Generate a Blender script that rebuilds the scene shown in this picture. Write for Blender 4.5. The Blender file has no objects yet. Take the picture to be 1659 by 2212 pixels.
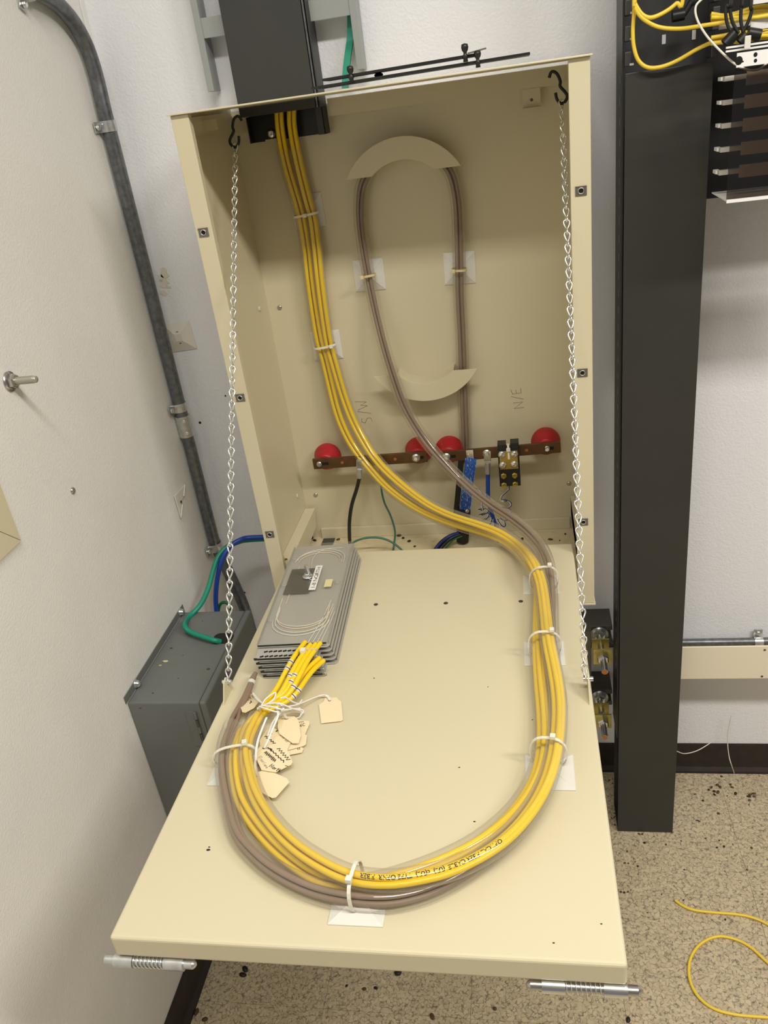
import bpy, bmesh, math, random
from mathutils import Vector, Matrix
random.seed(7)
scene = bpy.context.scene
V = Vector

# ---------------------------------------------------------------- camera
# surveyed camera: rotation rows are camera right / forward / up in world axes
CAM_R = ((0.98239176, 0.13905249, -0.12478316),
         (-0.18117159, 0.87216731, -0.45442385),
         (0.04564303, 0.46902941, 0.88200234))
CAM_C = V((0.52599763, -1.33603308, 1.65877525))
FPX = 1743.705
cam_data = bpy.data.cameras.new('camera')
cam = bpy.data.objects.new('camera', cam_data)
scene.collection.objects.link(cam)
cr, cf, cu_ = V(CAM_R[0]), V(CAM_R[1]), V(CAM_R[2])
m = Matrix((cr, cu_, -cf)).transposed().to_4x4()
m.translation = CAM_C
cam.matrix_world = m
cam_data.sensor_fit = 'VERTICAL'
cam_data.sensor_height = 36.0
cam_data.sensor_width = 27.0
cam_data.lens = FPX * 36.0 / 2212.0
cam_data.clip_start = 0.02
scene.camera = cam

# ---------------------------------------------------------------- world, lamps, exposure
world = bpy.data.worlds.new('room_fill')
scene.world = world
world.use_nodes = True
world.node_tree.nodes['Background'].inputs[0].default_value = (0.92, 0.95, 1.0, 1)
world.node_tree.nodes['Background'].inputs[1].default_value = 0.15

def area(name, loc, sx, sy, power, col, rot=(0, 0, 0)):
    l = bpy.data.lights.new(name, 'AREA')
    l.shape = 'RECTANGLE'; l.size = sx; l.size_y = sy
    l.energy = power; l.color = col
    o = bpy.data.objects.new(name, l)
    o.location = loc; o.rotation_euler = rot
    scene.collection.objects.link(o)
    return o
LAMP = (1.0, 0.95, 0.87)
area('ceiling_troffer_near', (0.75, -1.40, 3.04), 1.2, 0.24, 41, LAMP)
area('added_fill_lamp_right', (2.35, -1.40, 3.04), 1.2, 0.24, 66, LAMP)  # unseen lamp, added as fill to brighten the right-hand wall

scene.view_settings.view_transform = 'Standard'
scene.view_settings.look = 'None'
scene.view_settings.gamma = 1.0
scene.view_settings.use_curve_mapping = False
scene.view_settings.exposure = -0.15
try:
    scene.cycles.transparent_max_bounces = 40
except Exception:
    pass

# ---------------------------------------------------------------- measured planes of the room (metres)
XL, YW = -0.2383, 0.3061            # left wall, back wall
CW, CZT, CZB = 0.635, 1.6743, 0.7437    # cabinet width, top, bottom
YB = 0.302                           # cabinet back, inner face
PX0, PX1, PYB, PYF = 0.0368, 0.5983, 0.0446, -0.8136   # fold-down panel
PTH = 0.0325
TILT = 0.0126 / 0.8582
PN = V((0, 0.0126, 0.8582)).normalized()
PP = V((0, PYB, 0.853))

def _ray(u, v):
    a, b = (u - 829.5) / FPX, -(v - 1106.0) / FPX
    return cr * a + cf + cu_ * b
def HX(u, v, x):
    d = _ray(u, v); return CAM_C + d * ((x - CAM_C.x) / d.x)
def HY(u, v, y):
    d = _ray(u, v); return CAM_C + d * ((y - CAM_C.y) / d.y)
def HZ(u, v, z):
    d = _ray(u, v); return CAM_C + d * ((z - CAM_C.z) / d.z)
def HP(u, v, h=0.0):
    d = _ray(u, v); return CAM_C + d * (((PP + PN * h - CAM_C).dot(PN)) / d.dot(PN))
def PT(x, y, h=0.0):
    return V((x, y, 0.853 + (PYB - y) * TILT)) + PN * h

# ---------------------------------------------------------------- materials
MATS = {}
def principled(name, col, rough=0.5, metal=0.0, spec=0.5, noise=None, bump=None, coat=0.0):
    mt = bpy.data.materials.new(name); mt.use_nodes = True
    nt = mt.node_tree; b = nt.nodes['Principled BSDF']
    b.inputs['Base Color'].default_value = (*col, 1)
    b.inputs['Roughness'].default_value = rough
    b.inputs['Metallic'].default_value = metal
    b.inputs['Specular IOR Level'].default_value = spec
    if coat: b.inputs['Coat Weight'].default_value = coat
    geo = None
    if noise or bump:
        geo = nt.nodes.new('ShaderNodeNewGeometry')
    if noise:                                  # (scale, second colour, lo, hi)
        n = nt.nodes.new('ShaderNodeTexNoise'); n.inputs['Scale'].default_value = noise[0]
        n.inputs['Detail'].default_value = 4
        nt.links.new(geo.outputs['Position'], n.inputs['Vector'])
        r = nt.nodes.new('ShaderNodeValToRGB')
        r.color_ramp.elements[0].position = noise[2]; r.color_ramp.elements[0].color = (*col, 1)
        r.color_ramp.elements[1].position = noise[3]; r.color_ramp.elements[1].color = (*noise[1], 1)
        nt.links.new(n.outputs['Fac'], r.inputs['Fac'])
        nt.links.new(r.outputs['Color'], b.inputs['Base Color'])
    if bump:                                   # (scale, strength, distance)
        n = nt.nodes.new('ShaderNodeTexNoise'); n.inputs['Scale'].default_value = bump[0]
        n.inputs['Detail'].default_value = 2
        nt.links.new(geo.outputs['Position'], n.inputs['Vector'])
        bp = nt.nodes.new('ShaderNodeBump'); bp.inputs['Strength'].default_value = bump[1]
        bp.inputs['Distance'].default_value = bump[2]
        nt.links.new(n.outputs['Fac'], bp.inputs['Height'])
        nt.links.new(bp.outputs['Normal'], b.inputs['Normal'])
    MATS[name] = mt
    return mt

principled('paint_back', (0.84, 0.85, 0.89), 0.38, bump=(230, 0.30, 0.003))
principled('paint_left', (0.83, 0.82, 0.785), 0.5, bump=(260, 0.32, 0.002), noise=(6, (0.79, 0.78, 0.745), 0.35, 0.7))
principled('paint_ceiling', (0.8, 0.79, 0.76), 0.8)
principled('vinyl_base', (0.016, 0.010, 0.008), 0.55, noise=(40, (0.03, 0.02, 0.016), 0.3, 0.75))
principled('cream', (0.655, 0.595, 0.415), 0.30, noise=(3, (0.64, 0.58, 0.405), 0.3, 0.7), bump=(420, 0.05, 0.001))
principled('cream_dirty', (0.66, 0.57, 0.37), 0.45, noise=(55, (0.52, 0.43, 0.27), 0.52, 0.8))
principled('beige_plate', (0.88, 0.80, 0.63), 0.45)
principled('duct_grey', (0.036, 0.037, 0.035), 0.5, noise=(18, (0.040, 0.040, 0.037), 0.3, 0.7))
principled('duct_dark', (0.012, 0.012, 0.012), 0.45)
principled('post_grey', (0.031, 0.031, 0.028), 0.45, noise=(9, (0.036, 0.035, 0.031), 0.3, 0.7))
principled('rack_inner', (0.05, 0.05, 0.052), 0.5, noise=(25, (0.035, 0.035, 0.036), 0.35, 0.7))
principled('ladder_grey', (0.34, 0.36, 0.355), 0.4, metal=0.15)
principled('box_grey', (0.142, 0.153, 0.147), 0.45, noise=(14, (0.153, 0.164, 0.158), 0.3, 0.7))
principled('galv', (0.20, 0.21, 0.22), 0.36, metal=0.75, noise=(90, (0.13, 0.14, 0.15), 0.35, 0.65))
principled('galv_light', (0.62, 0.63, 0.62), 0.3, metal=0.8, noise=(120, (0.5, 0.51, 0.5), 0.35, 0.65))
principled('zinc', (0.78, 0.79, 0.80), 0.22, metal=0.95)
principled('chain_zinc', (0.86, 0.88, 0.86), 0.25, metal=0.85)
principled('steel', (0.55, 0.53, 0.50), 0.28, metal=0.95)
principled('stud_steel', (0.48, 0.46, 0.38), 0.35, metal=0.6)
principled('dark_steel', (0.12, 0.115, 0.10), 0.4, metal=0.7)
principled('clip_steel', (0.20, 0.19, 0.17), 0.4, metal=0.6)
principled('brass', (0.55, 0.42, 0.10), 0.28, metal=0.85)
principled('yellow_zinc', (0.62, 0.50, 0.16), 0.35, metal=0.7, noise=(60, (0.35, 0.33, 0.10), 0.4, 0.7))
principled('copper_bar', (0.155, 0.075, 0.028), 0.42, metal=0.55, noise=(45, (0.105, 0.058, 0.026), 0.3, 0.7))
principled('copper_end', (0.45, 0.18, 0.06), 0.45, metal=0.5)
principled('red_insulator', (0.42, 0.010, 0.016), 0.42, noise=(60, (0.36, 0.012, 0.018), 0.4, 0.7))
principled('black_plastic', (0.010, 0.010, 0.011), 0.4)
principled('black_rubber', (0.008, 0.008, 0.008), 0.6)
principled('black_hole', (0.004, 0.004, 0.004), 0.9)
principled('ink', (0.012, 0.010, 0.012), 0.7)
principled('pencil', (0.20, 0.17, 0.12), 0.7)
principled('faint_ink', (0.32, 0.27, 0.25), 0.7)
principled('yellow_cable', (0.86, 0.60, 0.012), 0.34)
principled('yellow_jumper', (0.86, 0.62, 0.06), 0.35)
principled('brown_fibre', (0.25, 0.175, 0.125), 0.5)
principled('blue_cable', (0.008, 0.055, 0.36), 0.4)
principled('blue_dark', (0.006, 0.022, 0.14), 0.4)
principled('green_cable', (0.006, 0.26, 0.17), 0.4)
principled('green_wire', (0.04, 0.15, 0.11), 0.45)
principled('green_dark', (0.01, 0.12, 0.03), 0.45)
principled('white_plastic', (0.70, 0.69, 0.63), 0.4)
principled('white_nylon', (0.78, 0.76, 0.66), 0.4)
principled('old_nylon', (0.66, 0.57, 0.30), 0.45)
principled('old_white', (0.74, 0.72, 0.64), 0.5)
principled('white_string', (0.85, 0.83, 0.80), 0.7)
principled('white_metal', (0.84, 0.83, 0.83), 0.4)
principled('white_fibre', (0.80, 0.78, 0.70), 0.4)
principled('ivory_fibre', (0.80, 0.68, 0.50), 0.45)
principled('tag_paper', (0.84, 0.71, 0.46), 0.75)
principled('tape_label', (0.83, 0.82, 0.79), 0.5)
principled('note_yellow', (0.70, 0.63, 0.36), 0.6)
principled('tray_metal', (0.46, 0.45, 0.41), 0.42, metal=0.1)
principled('tray_black', (0.02, 0.02, 0.02), 0.3)
principled('tan_label', (0.52, 0.42, 0.30), 0.6)
principled('tray_silver', (0.5, 0.48, 0.44), 0.4)
principled('dirt', (0.085, 0.040, 0.014), 0.6)
principled('dirt_dark', (0.012, 0.009, 0.008), 0.55)
principled('glue', (0.74, 0.71, 0.60), 0.7)

def mixed_clear(name, tint, body, facing_lo, facing_hi, gloss_rough):
    """clear vinyl / acrylic skin: see-through face on, milky and glossy towards the rim"""
    mt = bpy.data.materials.new(name); mt.use_nodes = True
    nt = mt.node_tree; nt.nodes.clear()
    out = nt.nodes.new('ShaderNodeOutputMaterial')
    tr = nt.nodes.new('ShaderNodeBsdfTransparent'); tr.inputs[0].default_value = (*tint, 1)
    pb = nt.nodes.new('ShaderNodeBsdfPrincipled')
    pb.inputs['Base Color'].default_value = (*body, 1)
    pb.inputs['Roughness'].default_value = gloss_rough
    lw = nt.nodes.new('ShaderNodeLayerWeight'); lw.inputs['Blend'].default_value = 0.35
    mr = nt.nodes.new('ShaderNodeMapRange')
    mr.inputs['From Min'].default_value = 0.0; mr.inputs['From Max'].default_value = 1.0
    mr.inputs['To Min'].default_value = facing_lo; mr.inputs['To Max'].default_value = facing_hi
    mx = nt.nodes.new('ShaderNodeMixShader')
    nt.links.new(lw.outputs['Facing'], mr.inputs['Value'])
    nt.links.new(mr.outputs['Result'], mx.inputs['Fac'])
    nt.links.new(tr.outputs[0], mx.inputs[1]); nt.links.new(pb.outputs[0], mx.inputs[2])
    gl = nt.nodes.new('ShaderNodeBsdfGlossy'); gl.inputs['Roughness'].default_value = gloss_rough
    l2 = nt.nodes.new('ShaderNodeLayerWeight'); l2.inputs['Blend'].default_value = 0.5
    pw = nt.nodes.new('ShaderNodeMath'); pw.operation = 'POWER'; pw.inputs[1].default_value = 5.0
    fr = nt.nodes.new('ShaderNodeMath'); fr.operation = 'MULTIPLY_ADD'; fr.inputs[1].default_value = 0.7; fr.inputs[2].default_value = 0.04
    nt.links.new(l2.outputs['Facing'], pw.inputs[0]); nt.links.new(pw.outputs[0], fr.inputs[0])
    m2 = nt.nodes.new('ShaderNodeMixShader')
    nt.links.new(fr.outputs[0], m2.inputs['Fac'])
    nt.links.new(mx.outputs[0], m2.inputs[1]); nt.links.new(gl.outputs[0], m2.inputs[2])
    nt.links.new(m2.outputs[0], out.inputs['Surface'])
    MATS[name] = mt
mixed_clear('clear_vinyl', (0.98, 0.975, 0.96), (0.66, 0.60, 0.47), 0.03, 0.42, 0.09)
mixed_clear('clear_cover', (0.98, 0.98, 0.97), (0.62, 0.60, 0.55), 0.015, 0.14, 0.12)
mixed_clear('smoked_acrylic', (0.58, 0.54, 0.50), (0.05, 0.05, 0.052), 0.12, 0.3, 0.15)

def floor_material():
    mt = bpy.data.materials.new('vinyl_tile'); mt.use_nodes = True
    nt = mt.node_tree; b = nt.nodes['Principled BSDF']; b.inputs['Roughness'].default_value = 0.42
    L = nt.links
    geo = nt.nodes.new('ShaderNodeNewGeometry')
    wn = nt.nodes.new('ShaderNodeTexNoise'); wn.inputs['Scale'].default_value = 70
    L.new(geo.outputs['Position'], wn.inputs['Vector'])
    ad = nt.nodes.new('ShaderNodeMixRGB'); ad.blend_type = 'ADD'; ad.inputs[0].default_value = 0.012
    L.new(geo.outputs['Position'], ad.inputs[1]); L.new(wn.outputs['Color'], ad.inputs[2])
    ve = nt.nodes.new('ShaderNodeTexVoronoi'); ve.feature = 'DISTANCE_TO_EDGE'; ve.inputs['Scale'].default_value = 125
    L.new(ad.outputs[0], ve.inputs['Vector'])
    vc = nt.nodes.new('ShaderNodeTexVoronoi'); vc.inputs['Scale'].default_value = 125
    L.new(ad.outputs[0], vc.inputs['Vector'])
    base = nt.nodes.new('ShaderNodeValToRGB')
    e = base.color_ramp.elements
    e[0].position = 0.0; e[0].color = (0.47, 0.39, 0.255, 1)
    e[1].position = 1.0; e[1].color = (0.60, 0.50, 0.335, 1)
    sp = nt.nodes.new('ShaderNodeSeparateColor'); L.new(vc.outputs['Color'], sp.inputs[0])
    L.new(sp.outputs[0], base.inputs['Fac'])
    n2 = nt.nodes.new('ShaderNodeTexNoise'); n2.inputs['Scale'].default_value = 120; n2.inputs['Detail'].default_value = 3
    L.new(geo.outputs['Position'], n2.inputs['Vector'])
    edge = nt.nodes.new('ShaderNodeMapRange'); edge.inputs['From Min'].default_value = 0.0
    edge.inputs['From Max'].default_value = 0.13; edge.inputs['To Min'].default_value = 1; edge.inputs['To Max'].default_value = 0
    L.new(ve.outputs['Distance'], edge.inputs['Value'])
    gate = nt.nodes.new('ShaderNodeMapRange'); gate.inputs['From Min'].default_value = 0.40; gate.inputs['From Max'].default_value = 0.58
    L.new(n2.outputs['Fac'], gate.inputs['Value'])
    mul = nt.nodes.new('ShaderNodeMath'); mul.operation = 'MULTIPLY'
    L.new(edge.outputs[0], mul.inputs[0]); L.new(gate.outputs[0], mul.inputs[1])
    mul2 = nt.nodes.new('ShaderNodeMath'); mul2.operation = 'MULTIPLY'; mul2.inputs[1].default_value = 0.95
    L.new(mul.outputs[0], mul2.inputs[0])
    mix = nt.nodes.new('ShaderNodeMixRGB'); mix.inputs[2].default_value = (0.10, 0.085, 0.07, 1)
    L.new(mul2.outputs[0], mix.inputs[0]); L.new(base.outputs[0], mix.inputs[1])
    L.new(mix.outputs[0], b.inputs['Base Color'])
    MATS['vinyl_tile'] = mt
floor_material()

def braid_material():
    mt = bpy.data.materials.new('blue_braid'); mt.use_nodes = True
    nt = mt.node_tree; b = nt.nodes['Principled BSDF']; b.inputs['Roughness'].default_value = 0.5
    geo = nt.nodes.new('ShaderNodeNewGeometry')
    mp = nt.nodes.new('ShaderNodeMapping'); mp.inputs['Scale'].default_value = (420, 60, 130)
    n = nt.nodes.new('ShaderNodeTexNoise'); n.inputs['Scale'].default_value = 1.0
    nt.links.new(geo.outputs['Position'], mp.inputs[0]); nt.links.new(mp.outputs[0], n.inputs['Vector'])
    r = nt.nodes.new('ShaderNodeValToRGB')
    r.color_ramp.elements[0].position = 0.56; r.color_ramp.elements[0].color = (0.010, 0.075, 0.36, 1)
    r.color_ramp.elements[1].position = 0.70; r.color_ramp.elements[1].color = (0.45, 0.58, 0.70, 1)  # pale flecks: highlights painted into the braid colour
    nt.links.new(n.outputs['Fac'], r.inputs['Fac']); nt.links.new(r.outputs[0], b.inputs['Base Color'])
    MATS['blue_braid'] = mt
braid_material()

# ---------------------------------------------------------------- object helpers
WL = {}                      # world position of every object's origin
def tag(o, label=None, cat=None, group=None, kind=None):
    if label: o['label'] = label
    if cat: o['category'] = cat
    if group: o['group'] = group
    if kind: o['kind'] = kind
    return o
def thing(name, loc, label, cat, group=None):
    o = bpy.data.objects.new(name, None)
    o.empty_display_size = 0.02
    o.location = loc; scene.collection.objects.link(o)
    WL[o] = V(loc)
    return tag(o, label, cat, group)
def frame_of(t):
    t = V(t).normalized()
    a = V((0, 0, 1)) if abs(t.z) < 0.9 else V((1, 0, 0))
    n = (a - t * a.dot(t)).normalized()
    return t, n, t.cross(n)
def smooth_path(pts, per=6, passes=2):
    """Catmull-Rom through pts"""
    P = [V(p) for p in pts]
    P = [P[0] * 2 - P[1]] + P + [P[-1] * 2 - P[-2]]
    out = []
    for i in range(1, len(P) - 2):
        a, b, c, d = P[i-1], P[i], P[i+1], P[i+2]
        for k in range(per):
            t = k / per
            out.append(0.5 * ((2*b) + (c-a)*t + (2*a-5*b+4*c-d)*t*t + (3*b-a-3*c+d)*t**3))
    out.append(P[-2].copy())
    for _ in range(passes):
        q = [out[0]]
        for i in range(1, len(out)-1): q.append(out[i]*0.5 + (out[i-1]+out[i+1])*0.25)
        q.append(out[-1]); out = q
    return out
def resample(pts, step):
    out = [pts[0].copy()]; acc = 0.0
    for i in range(1, len(pts)):
        a, b = pts[i-1], pts[i]; L = (b-a).length
        if L < 1e-9: continue
        while acc + L >= step:
            t = (step-acc)/L; a = a.lerp(b, t); out.append(a.copy()); L = (b-a).length; acc = 0.0
            if L < 1e-9: break
        acc += L
    if (out[-1]-pts[-1]).length > step*0.3: out.append(pts[-1].copy())
    return out
def frames(pts, up=None):
    T = []
    for i in range(len(pts)):
        a = pts[max(0, i-1)]; b = pts[min(len(pts)-1, i+1)]
        T.append((b-a).normalized())
    n = V(up) if up is not None else frame_of(T[0])[1]
    out = []
    for i, t in enumerate(T):
        n = n - t * n.dot(t)
        if n.length < 1e-6: n = frame_of(t)[1]
        n.normalize(); out.append((t, n.copy(), t.cross(n)))
    return out

class MB:
    def __init__(s): s.v = []; s.f = []; s.sm = []
    def add(s, vs, fs, smooth=False):
        b = len(s.v); s.v += [V(v) for v in vs]
        for f in fs: s.f.append([i+b for i in f]); s.sm.append(smooth)
        return s
    def box(s, a, b):
        x0, y0, z0 = a; x1, y1, z1 = b
        vs = [(x0,y0,z0),(x1,y0,z0),(x1,y1,z0),(x0,y1,z0),(x0,y0,z1),(x1,y0,z1),(x1,y1,z1),(x0,y1,z1)]
        return s.add(vs, [(0,3,2,1),(4,5,6,7),(0,1,5,4),(1,2,6,5),(2,3,7,6),(3,0,4,7)])
    def obox(s, c, ax, ay, az, hx, hy, hz):
        c = V(c); ax, ay, az = V(ax)*hx, V(ay)*hy, V(az)*hz
        vs = [c+ax*i+ay*j+az*k for k in (-1,1) for j in (-1,1) for i in (-1,1)]
        fs = [(0,2,3,1),(4,5,7,6),(0,1,5,4),(1,3,7,5),(3,2,6,7),(2,0,4,6)]
        if ax.cross(ay).dot(az) < 0: fs = [f[::-1] for f in fs]
        return s.add(vs, fs)
    def cyl(s, p0, p1, r0, r1=None, n=14, caps=True, smooth=True):
        p0, p1 = V(p0), V(p1); r1 = r0 if r1 is None else r1
        t, a, b = frame_of(p1-p0)
        ring = lambda p, r: [p + (a*math.cos(2*math.pi*i/n) + b*math.sin(2*math.pi*i/n))*r for i in range(n)]
        s.add(ring(p0, r0)+ring(p1, r1), [(i, (i+1) % n, n+(i+1) % n, n+i) for i in range(n)], smooth)
        if caps:
            if r0 > 1e-6: s.add(ring(p0, r0), [tuple(range(n))[::-1]])
            if r1 > 1e-6: s.add(ring(p1, r1), [tuple(range(n))])
        return s
    def lathe(s, o, axis, prof, n=20, smooth=True):
        o = V(o); t, a, b = frame_of(axis); vs = []
        for r, h in prof:
            vs += [o + t*h + (a*math.cos(2*math.pi*i/n) + b*math.sin(2*math.pi*i/n))*max(r, 1e-5) for i in range(n)]
        fs = []
        for j in range(len(prof)-1):
            fs += [(j*n+i, j*n+(i+1) % n, (j+1)*n+(i+1) % n, (j+1)*n+i) for i in range(n)]
        return s.add(vs, fs, smooth)
    def tube(s, pts, r, n=8, closed=False, caps=True, up=None, rb=None):
        pts = [V(p) for p in pts]; fr = frames(pts, up)
        if closed:
            m = len(pts); T = [(pts[(i+1) % m]-pts[i-1]).normalized() for i in range(m)]
            nn = frame_of(T[0])[1]; fr = []
            for t in T:
                nn = (nn - t*nn.dot(t)); nn.normalize(); fr.append((t, nn.copy(), t.cross(nn)))
        vs = []; m = len(pts)
        for i, p in enumerate(pts):
            ri = r[i] if isinstance(r, (list, tuple)) else r
            rbi = ri if rb is None else rb
            t, a, b = fr[i]
            vs += [p + a*math.cos(2*math.pi*k/n)*ri + b*math.sin(2*math.pi*k/n)*rbi for k in range(n)]
        fs = []
        for i in range(m if closed else m-1):
            j = (i+1) % m
            fs += [(i*n+k, i*n+(k+1) % n, j*n+(k+1) % n, j*n+k) for k in range(n)]
        s.add(vs, fs, True)
        if caps and not closed:
            s.add(vs[:n], [tuple(range(n))[::-1]]); s.add(vs[-n:], [tuple(range(n))])
        return s
    def prism(s, poly, ext):
        ext = V(ext); poly = [V(p) for p in poly]; n = len(poly)
        nrm = V((0,0,0))
        for i in range(n): nrm += poly[i].cross(poly[(i+1) % n])
        if nrm.dot(ext) > 0: poly = poly[::-1]
        vs = poly + [p+ext for p in poly]
        return s.add(vs, [tuple(range(n)), tuple(range(2*n-1, n-1, -1))] + [(i, n+i, n+(i+1) % n, (i+1) % n) for i in range(n)])
    def sphere(s, c, r, sc=(1,1,1), n=10, m=6, axes=None):
        c = V(c); ax = axes or (V((1,0,0)), V((0,1,0)), V((0,0,1))); vs = []; fs = []
        for j in range(m+1):
            th = math.pi*j/m
            for i in range(n):
                ph = 2*math.pi*i/n; k = max(math.sin(th), 1e-4)
                vs.append(c + ax[0]*(math.cos(ph)*k*r*sc[0]) + ax[1]*(math.sin(ph)*k*r*sc[1]) + ax[2]*(math.cos(th)*r*sc[2]))
        for j in range(m):
            fs += [(j*n+i, (j+1)*n+i, (j+1)*n+(i+1) % n, j*n+(i+1) % n) for i in range(n)]
        return s.add(vs, fs, True)
    def band(s, pts, wdir, th, w, closed=False):
        """flat strap along pts, width w along wdir, thickness th"""
        pts = [V(p) for p in pts]; m = len(pts); wd = V(wdir).normalized(); vs = []
        for i, p in enumerate(pts):
            a = pts[i-1] if (closed or i) else p; b = pts[(i+1) % m] if (closed or i < m-1) else p
            t = (b-a).normalized(); ww = (wd - t*wd.dot(t)).normalized(); nn = t.cross(ww)
            vs += [p+ww*w/2+nn*th/2, p-ww*w/2+nn*th/2, p-ww*w/2-nn*th/2, p+ww*w/2-nn*th/2]
        fs = []
        for i in range(m if closed else m-1):
            j = (i+1) % m
            fs += [(i*4+k, i*4+(k+1) % 4, j*4+(k+1) % 4, j*4+k) for k in range(4)]
        if not closed: fs += [(3,2,1,0), (m*4-4, m*4-3, m*4-2, m*4-1)]
        return s.add(vs, fs)
    def mesh(s, name, off=V((0,0,0))):
        me = bpy.data.meshes.new(name)
        me.from_pydata([tuple(v-off) for v in s.v], [], s.f)
        me.polygons.foreach_set('use_smooth', s.sm)
        me.update()
        return me
    def build(s, name, mat, parent=None, bevel=0.0, seg=2):
        if parent is not None: off = WL[parent]
        else:
            xs = [v.x for v in s.v]; ys = [v.y for v in s.v]; zs = [v.z for v in s.v]
            off = V(((min(xs)+max(xs))/2, (min(ys)+max(ys))/2, min(zs)))
        me = s.mesh(name, off)
        me.materials.append(MATS[mat])
        o = bpy.data.objects.new(name, me); scene.collection.objects.link(o)
        if parent is not None: o.parent = parent
        else: o.location = off
        WL[o] = V(off)
        if bevel:
            b = o.modifiers.new('edge', 'BEVEL'); b.width = bevel; b.segments = seg; b.limit_method = 'ANGLE'
            b.angle_limit = math.radians(40)
        return o
def inst(me, name, parent, mat4):
    """an object that shares mesh data, placed by a world matrix"""
    o = bpy.data.objects.new(name, me); scene.collection.objects.link(o)
    if parent is not None:
        o.parent = parent
        o.matrix_local = Matrix.Translation(-WL[parent]) @ mat4
    else:
        o.matrix_local = mat4
    WL[o] = mat4.translation.copy()
    return o
def shared(mb, name, mat):
    me = mb.mesh(name); me.materials.append(MATS[mat]); return me
def basis(o, x, y, z):
    m = Matrix((V(x).normalized(), V(y).normalized(), V(z).normalized())).transposed().to_4x4()
    m.translation = V(o); return m
def hexbolt(mb, c, axis, r, h, n=6):
    mb.lathe(c, axis, [(0, 0), (r, 0), (r, h*0.8), (r*0.8, h), (0, h)], n=n, smooth=False)
def text_mb(body, size, bold=0.0):
    cu = bpy.data.curves.new('lettering', 'FONT'); cu.body = body; cu.size = size; cu.offset = bold
    ob = bpy.data.objects.new('lettering', cu); scene.collection.objects.link(ob)
    dg = bpy.context.evaluated_depsgraph_get(); dg.update()
    me = bpy.data.meshes.new_from_object(ob.evaluated_get(dg))
    vs = [v.co.copy() for v in me.vertices]; fs = [list(p.vertices) for p in me.polygons]
    bpy.data.objects.remove(ob); bpy.data.curves.remove(cu); bpy.data.meshes.remove(me)
    return vs, fs
STROKES = {   # simple hand letters on a 1 x 1 grid
 'N': [[(0,0),(0.05,1),(0.6,0.05),(0.65,1)]], 'o': [[(0.3,0.55),(0.05,0.35),(0.15,0),(0.45,0.05),(0.5,0.4),(0.3,0.55)]],
 'r': [[(0.1,0),(0.12,0.5)],[(0.12,0.35),(0.35,0.52)]], 't': [[(0.25,0.9),(0.22,0.05),(0.4,0)],[(0.02,0.6),(0.5,0.62)]],
 'h': [[(0.08,0.95),(0.08,0)],[(0.08,0.35),(0.3,0.5),(0.42,0.35),(0.42,0)]],
 'S': [[(0.6,0.9),(0.25,1),(0.08,0.75),(0.5,0.4),(0.45,0.08),(0.05,0.05)]], 'W': [[(0,1),(0.2,0),(0.4,0.6),(0.55,0),(0.85,1)]],
 '/': [[(0,-0.1),(0.5,1.1)]], 'E': [[(0.6,1),(0.1,0.9),(0.1,0.5),(0.5,0.52)],[(0.1,0.5),(0.08,0.05),(0.6,0)]],
 '6': [[(0.5,1),(0.15,0.6),(0.1,0.2),(0.35,0),(0.5,0.25),(0.3,0.45),(0.12,0.3)]], 'C': [[(0.6,0.85),(0.3,1),(0.05,0.5),(0.25,0),(0.6,0.15)]],
 'b': [[(0.05,1),(0.05,0)],[(0.05,0.1),(0.35,0.05),(0.42,0.35),(0.05,0.45)]], 'e': [[(0.05,0.28),(0.45,0.3),(0.3,0.52),(0.06,0.3),(0.2,0),(0.45,0.08)]],
 'c': [[(0.4,0.45),(0.15,0.5),(0.05,0.2),(0.2,0),(0.42,0.08)]], 'u': [[(0.05,0.5),(0.08,0.05),(0.35,0.05),(0.42,0.5),(0.44,0)]],
 'l': [[(0.1,1),(0.12,0)]], 'F': [[(0.1,0),(0.12,1),(0.6,1)],[(0.1,0.5),(0.45,0.52)]], 'i': [[(0.1,0.5),(0.1,0)]],
 'a': [[(0.4,0.5),(0.1,0.4),(0.1,0.05),(0.4,0.1),(0.42,0.5),(0.44,0)]], 'n': [[(0.06,0.5),(0.06,0)],[(0.06,0.35),(0.3,0.5),(0.4,0.3),(0.4,0)]],
 '1': [[(0.1,1),(0.1,0)]], '#': [[(0.15,0),(0.25,1)],[(0.4,0),(0.5,1)],[(0,0.35),(0.6,0.35)],[(0,0.65),(0.6,0.65)]], ' ': [] }
def handwrite(mb, text, o, u, v, size, r, adv=0.62):
    o, u, v = V(o), V(u).normalized(), V(v).normalized(); x = 0
    for ch in text:
        for st in STROKES.get(ch, []):
            mb.tube([o + u*((x+a)*size) + v*(b*size) for a, b in st], r, n=4)
        x += adv if ch not in 'NWSE' else adv+0.25

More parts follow.
